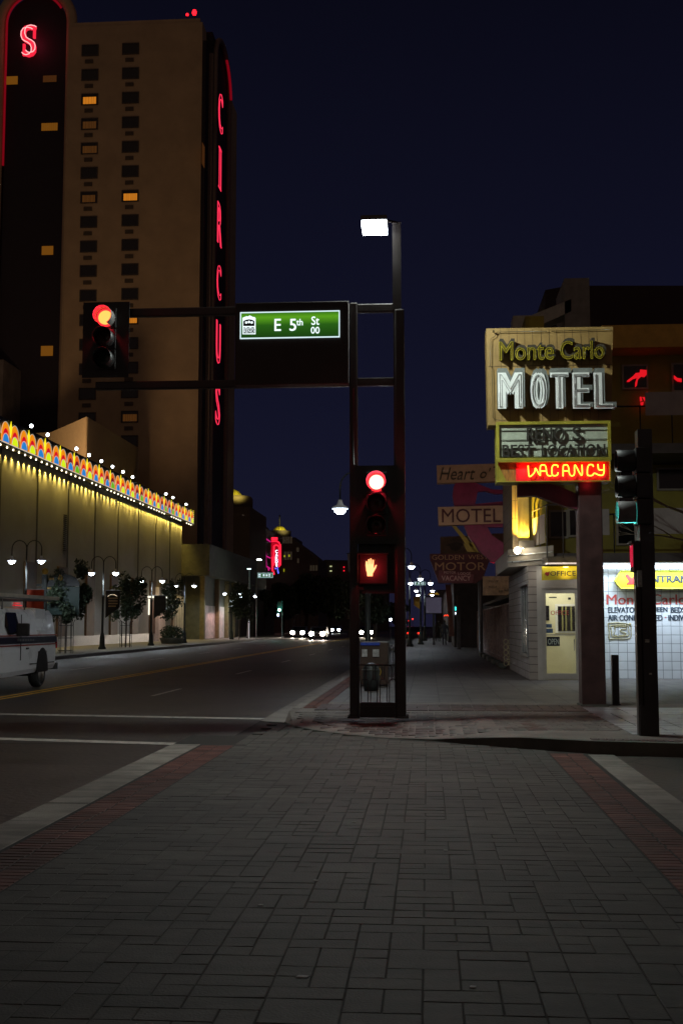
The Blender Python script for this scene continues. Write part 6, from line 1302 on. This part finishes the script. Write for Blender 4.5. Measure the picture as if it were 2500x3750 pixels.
m = MB(); m.prism([aY(x, y, D-.1)[:] for x, y in ((1606, 2088), (1735, 2104), (1730, 2134), (1602, 2133))], (0, .1, 0)); m.build('vacancy_panel', mat('pinkish_panel', (.20, .07, .09, 1), .6), gw_)
LTN = mat('tan_letter', (.50, .33, .18, 1), .6)
m = MB(); ptext(m, 'GOLDEN', 1581, 2032, 1697, 2050, D-.02, depth=.02); ptext(m, 'WEST', 1713, 2031, 1786, 2048, D-.02, depth=.02); ptext(m, 'MOTOR', 1592, 2059, 1776, 2089, D+.03, depth=.02, bold=.01); m.build('lettering', LTN, gw_)
m = MB(); ptext(m, 'MOTOR', 1625, 2092, 1668, 2101, D-.12, depth=.02); ptext(m, 'LODGE', 1676, 2096, 1722, 2105, D-.12, depth=.02); ptext(m, 'VACANCY', 1616, 2108, 1722, 2127, D-.12, depth=.02, bold=.02); m.build('panel_lettering', mat('pale_pink_letter', (.75, .55, .55, 1), .6), gw_)
m = MB(); m.tube([(XY(1760, D), D+.4, .15), (XY(1760, D), D+.4, ZY(2030, D))], .12, 8); m.build('pole', GREYM, gw_)
lamp('added_sign_fill', 'SPOT', (.9, 52, 2.8), 170, (1, .66, .55), gw_, .3, 60, (R(108), 0, R(-8)), .9)  # another added light without a fixture, lifts the maroon lodge sign
D = 70; bs_ = thing('brown_board_sign', (XY(1690, D), D, ZY(2024, D)), 'dim tan VACANCY board with a hat-like shape above the maroon motor lodge sign', 'sign')
m = MB(); m.prism([aY(x, y, D)[:] for x, y in ((1611, 1966), (1760, 1960), (1760, 2030), (1612, 2030))], (0, .4, 0)); m.build('board', mat('dim_tan', (.22, .15, .10, 1), .7, var=.25), bs_)
m = MB(); ptext(m, 'VACANCY', 1646, 1972, 1706, 1983, D-.02, depth=.02); m.build('lettering', DKT, bs_)
m = MB(); m.prism([aY(x, y, D-.02)[:] for x, y in ((1628, 1998), (1650, 1990), (1668, 1984), (1690, 1989), (1706, 1999), (1690, 1998), (1682, 2012), (1665, 2018), (1650, 2012), (1645, 1999))], (0, .02, 0)); m.build('hat_emblem', DKT, bs_)
D = 52; vs_ = thing('vacancy_sign', (XY(1840, D), D, ZY(2064, D)), 'dim brown sign board ending in the letters VAC with short red neon strokes', 'sign')
m = MB(); m.prism([aY(x, y, D)[:] for x, y in ((1800, 1954), (1880, 1952), (1880, 2066), (1800, 2050))], (0, .4, 0)); m.build('board', mat('brown_sign', (.13, .065, .045, 1), .7, var=.4, scale=4), vs_)
m = MB(); ptext(m, 'VAC', 1809, 2015, 1867, 2033, D-.02, depth=.02, bold=.01); m.build('lettering', mat('dull_orange_letter', (.42, .17, .09, 1), .6), vs_)
m = MB(); m.tube([aY(x, y, D-.05) for x, y in ((1796, 2039), (1812, 2034), (1856, 2031))], .03, 5); m.tube([aY(x, y, D-.05) for x, y in ((1795, 2056), (1806, 2060), (1820, 2056), (1825, 2052))], .04, 5); m.build('neon_stroke', emi('dull_red_neon', (.9, .01, .03, 1), .55), vs_)
D = 45.5; ts = thing('tan_script_board', (XY(1825, D), D, ZY(2180, D)), 'weathered tan board with faint script above the barred frontage', 'sign')
m = MB(); a, b = aY(1768, 2180, D), aY(1890, 2110, D); m.box((a.x, D, a.z), (b.x, D+.4, b.z)); m.build('board', mat('weathered_tan', (.34, .22, .13, 1), .7, var=.4, scale=6), ts)
m = MB()
for (x0, x1, y_) in ((1788, 1822, 2128), (1790, 1816, 2150), (1826, 1838, 2166), (1846, 1860, 2162)):
    m.tube([aY(x0+(x1-x0)*i/10, y_+(4 if i % 2 else -4), D-.02) for i in range(11)], .012, 4)
m.build('faint_script', DKT, ts)
fr = thing('barred_frontage', (3.5, 55, .15), 'low dark frontage behind a row of upright bars along the sidewalk', 'building')
m = MB(); m.box((3.6, 40.4, .15), (9, 95, 3.0)); m.box((2.9, 40.3, 2.62), (3.7, 62, 2.72)); m.box((4.4, 45.5, 3.0), (9, 95, 4.4)); m.build('wall', mat('dark_front', (.05, .04, .035, 1), .8, var=.4), fr)
fe = thing('bar_fence', (3.0, 50, .15), 'tall fence of thin pale bars and posts along the right sidewalk', 'fence')
PB = mat('pinkish_bars', (.28, .19, .17, 1), .5, var=.4, scale=6)
m = MB(); yy = 40.6; n = 0
while yy < 72:
    w_ = .022 if n % 6 else .055; lean = random.uniform(-.03, .03); m.tube([(3.0, yy, .17), (3.0+lean, yy+random.uniform(-.08, .08), 2.45)], w_, 5); yy += .42; n += 1
m.tube([(3.0, 40.5, 2.42), (3.0, 72, 2.42)], .03, 5); m.tube([(3.0, 40.5, .35), (3.0, 72, .35)], .02, 5); m.build('bars', PB, fe)
for i in range(5):
    Y_ = 41.8+i*3.6; t = thing('parking_block', (2.62, Y_, .15), 'weathered concrete block lying at the foot of the bar fence', 'concrete block', 'blocks along the fence'); m = MB(); m.bev((2.42, Y_-.9, .152), (2.66, Y_+.9, .33), .04); m.build('block', CONCD, t)
lt = thing('breeze_block_screen', (2.85, 40.1, .15), 'small pale lattice screen at the foot of the office side wall', 'lattice screen'); m = MB()
for i in range(5):
    for j in range(3): c_ = (2.62+j*.16, 40.15, .35+i*.18); m.tube([(c_[0]+.075*math.cos(k*math.pi/4), 40.15, c_[2]+.085*math.sin(k*math.pi/4)) for k in range(8)], .015, 4, closed=True)
m.build('lattice', mat('lattice_paint', (.5, .42, .25, 1), .7), lt)
# farther right side: pillars, screen, awnings, small lights
D = 78; rb = thing('red_pillar_front', (XY(1655, D), D, .15), 'dark frontage with a reddish corner pillar far along the sidewalk', 'building')
m = MB(); m.prism([aY(x, y, D)[:] for x, y in ((1630, 2140), (1650, 2140), (1662, 2330), (1645, 2330))], (0, .5, 0)); m.build('pillar', mat('reddish_pillar', (.17, .07, .05, 1), .8), rb)
m = MB(); m.box((XY(1662, D), D+.6, .15), (8, D+9, ZY(2120, D))); m.box((XY(1672, D-6), D-6, .15), (XY(1686, D-6), D-5.5, ZY(2178, D-6))); m.build('wall', mat('dark_front2', (.06, .05, .045, 1), .8), rb)
m = MB(); 
for y_ in (2226, 2232): m.ball(aY(1667, y_, D-1), .06, 0, 6, sz=1.4)
m.ball(aY(1667, 2246, D-1), .05, 1, 6, sz=2); m.build('indicator_lights', [emi('cyan_spot', (.05, .8, .7, 1), 2), emi('white_spot', (.8, .85, 1, 1), 2)], rb)
m = MB(); m.tube([aY(x, y, D-1.5) for x, y in ((1625, 2257), (1629, 2252), (1634, 2255), (1637, 2251), (1641, 2257))], .03, 5); m.build('neon_squiggle', emi('orange_red_neon', (1, .05, .01, 1), 2), rb)
D = 88; sc_ = thing('marquee_screen', (XY(1586, D), D, .15), 'grey blank marquee panel with a yellow crest standing over the far sidewalk', 'sign')
m = MB(); a, b = aY(1556, 2248, D), aY(1618, 2182, D); m.box((a.x, D, a.z), (b.x, D+.4, b.z)); m.build('cabinet', BLACKB, sc_)
m = MB(); a, b = aY(1559, 2245, D-.02), aY(1615, 2188, D-.02); m.box((a.x, D-.03, a.z), (b.x, D-.005, b.z)); m.build('panel', emi('dim_lit_panel', rgb(62, 58, 72), .8), sc_)
m = MB(); m.prism([aY(x, y, D)[:] for x, y in ((1565, 2178), (1578, 2170), (1588, 2175), (1598, 2169), (1608, 2177))], (0, .2, 0)); m.build('crest', emi('dim_yellow_crest', rgb(140, 105, 15), .7), sc_)
m = MB(); m.box((XY(1583, D), D+.1, .15), (XY(1592, D), D+.3, ZY(2248, D))); m.build('post', BLACKM, sc_)
D = 96; t = thing('banner', (XY(1525, D), D, ZY(2232, D)), 'ochre pointed banner hanging below the far lamps on the motel side', 'banner'); m = MB(); m.prism([aY(x, y, D)[:] for x, y in ((1513, 2186), (1537, 2186), (1537, 2232), (1515, 2215))], (0, .03, 0)); m.build('cloth', mat('ochre_cloth', (.42, .25, .03, 1), .8, var=.2), t)
lamp('banner_light', 'SPOT', (XY(1525, D), D-2, ZY(2170, D)), 12, (1, .8, .4), t, .1, 60, (R(40), 0, 0))
D = 112; t = thing('banner', (XY(1281, D), D, ZY(2105, D)), 'pale blank banner peeping out left of the gantry', 'banner'); m = MB(); m.prism([aY(x, y, 60)[:] for x, y in ((1271, 2027), (1281, 2027), (1281, 2100), (1275, 2090))], (0, .03, 0)); m.build('cloth', mat('pale_cloth', (.35, .33, .36, 1), .8, var=.4), t)
m = MB(); m.tube([aY(1268, 2027, 60), aY(1283, 2027, 60)], .02, 5); m.build('bracket', GREYM, t)
D = 140; t = thing('far_frontage', (XY(1600, D), D, .15), 'dark shop frontages closing the far end of the motel side', 'building'); m = MB(); m.box((XY(1600, D), D, .15), (12, D+30, ZY(2160, D))); m.box((XY(1640, 100), 100, .15), (12, 130, ZY(2150, 100))); m.build('wall', mat('dark_front3', (.05, .04, .038, 1), .85), t)
m = MB(); m.ball(aY(1429, 2269, 120), .13, 0, 8); t = thing('far_street_lamp', aZ(1429, 2300, .15) if False else (XY(1429, 120), 120, .15), 'small white far lamp low between the gantry legs', 'street lamp'); m.build('lamp_head', GLOBE, t); m = MB(); m.tube([(XY(1429, 120), 120.2, .15), (XY(1429, 120), 120.2, 2.1)], .04, 5); m.build('post', BLACKM, t)
# ================================================================== people
def person(X, Y, lab, seed, face=0, coat=(.03, .03, .035, 1)):
    rnd = random.Random(seed); t = thing('person', (X, Y, .15), lab, 'person')
    J = {'pel': (0, 0, .95), 'abd': (0, 0, 1.15), 'che': (0, 0, 1.38), 'nec': (0, 0, 1.50), 'hd1': (0, -.01, 1.60), 'hd2': (0, -.01, 1.72),
         'hl': (-.09, 0, .92), 'kl': (-.10, -.10, .50), 'al': (-.10, .06, .08), 'tl': (-.10, -.10, .03), 'hr': (.09, 0, .92), 'kr': (.10, .02, .50), 'ar': (.10, .16, .10), 'tr': (.10, .04, .03),
         'sl': (-.19, 0, 1.42), 'el': (-.25, .02, 1.14), 'wl': (-.24, -.10, .90), 'fl': (-.23, -.13, .80), 'sr': (.19, 0, 1.42), 'er': (.25, .04, 1.14), 'wr': (.22, -.08, .92), 'fr': (.20, -.12, .83)}
    Rr = {'pel': .15, 'abd': .135, 'che': .16, 'nec': .06, 'hd1': .085, 'hd2': .09, 'hl': .10, 'kl': .065, 'al': .045, 'tl': .04, 'hr': .10, 'kr': .065, 'ar': .045, 'tr': .04, 'sl': .075, 'el': .055, 'wl': .04, 'fl': .035, 'sr': .075, 'er': .055, 'wr': .04, 'fr': .035}
    E_ = [('pel', 'abd'), ('abd', 'che'), ('che', 'nec'), ('nec', 'hd1'), ('hd1', 'hd2'), ('pel', 'hl'), ('hl', 'kl'), ('kl', 'al'), ('al', 'tl'), ('pel', 'hr'), ('hr', 'kr'), ('kr', 'ar'), ('ar', 'tr'), ('che', 'sl'), ('sl', 'el'), ('el', 'wl'), ('wl', 'fl'), ('che', 'sr'), ('sr', 'er'), ('er', 'wr'), ('wr', 'fr')]
    names = list(J); me = bpy.data.meshes.new('p'); me.from_pydata([J[n] for n in names], [(names.index(a), names.index(b)) for a, b in E_], []); o = bpy.data.objects.new('p', me); COL.objects.link(o)
    o.modifiers.new('s', 'SKIN'); o.modifiers.new('d', 'SUBSURF').levels = 1
    for i, n in enumerate(names): sv = me.skin_vertices[0].data[i]; sv.radius = (Rr[n], Rr[n]); sv.use_root = (n == 'pel')
    dg = bpy.context.evaluated_depsgraph_get(); dg.update(); m2 = bpy.data.meshes.new_from_object(o.evaluated_get(dg)); bpy.data.objects.remove(o)
    m2.name = 'body'; m2.materials.append(mat('clothes_%d' % seed, coat, .85)); b = bpy.data.objects.new('body', m2); COL.objects.link(b); b.parent = t
    for p in m2.polygons: p.use_smooth = True
    h = MB(); h.ball((X, Y+.01, .15+1.72), .10, 0, 10, sz=1.05); h.build('hair', mat('dark_hair', (.02, .015, .012, 1), .7), t); t.rotation_euler = (0, 0, face); return t
person(XY(1626, 86), 86, 'dark figure walking alone on the right-hand sidewalk near the reddish pillar', 1)
person(XY(1601, 104), 104, 'dark figure farther up the sidewalk below the grey marquee panel', 2, 3.0, (.05, .045, .04, 1))
person(XY(1609, 106), 106, 'figure in a paler top beside the one below the grey marquee panel', 3, .3, (.12, .11, .08, 1))
# street lighting behind the viewer that washes the near crosswalk
t = double = copy_tree(DLT, None, (7.5, -9.0, .15)); t['label'] = 'double-arm lamp behind the viewer at the near corner'; t['group'] = 'double-arm street lamps'
for s in (-1, 1): lamp('lamp_light', 'SPOT', (7.5+s*.75, -9, 4.53), 38, (.95, .97, .88), None, .04, 165, (0, 0, 0), .35)
t = copy_tree(DLT, None, (-8.0, -9.0, .15)); t['label'] = 'double-arm lamp behind the viewer at the near left corner'; t['group'] = 'double-arm street lamps'
for s in (-1, 1): lamp('lamp_light', 'SPOT', (-8+s*.75, -9, 4.53), 38, (1, .92, .78), None, .04, 165, (0, 0, 0), .35)
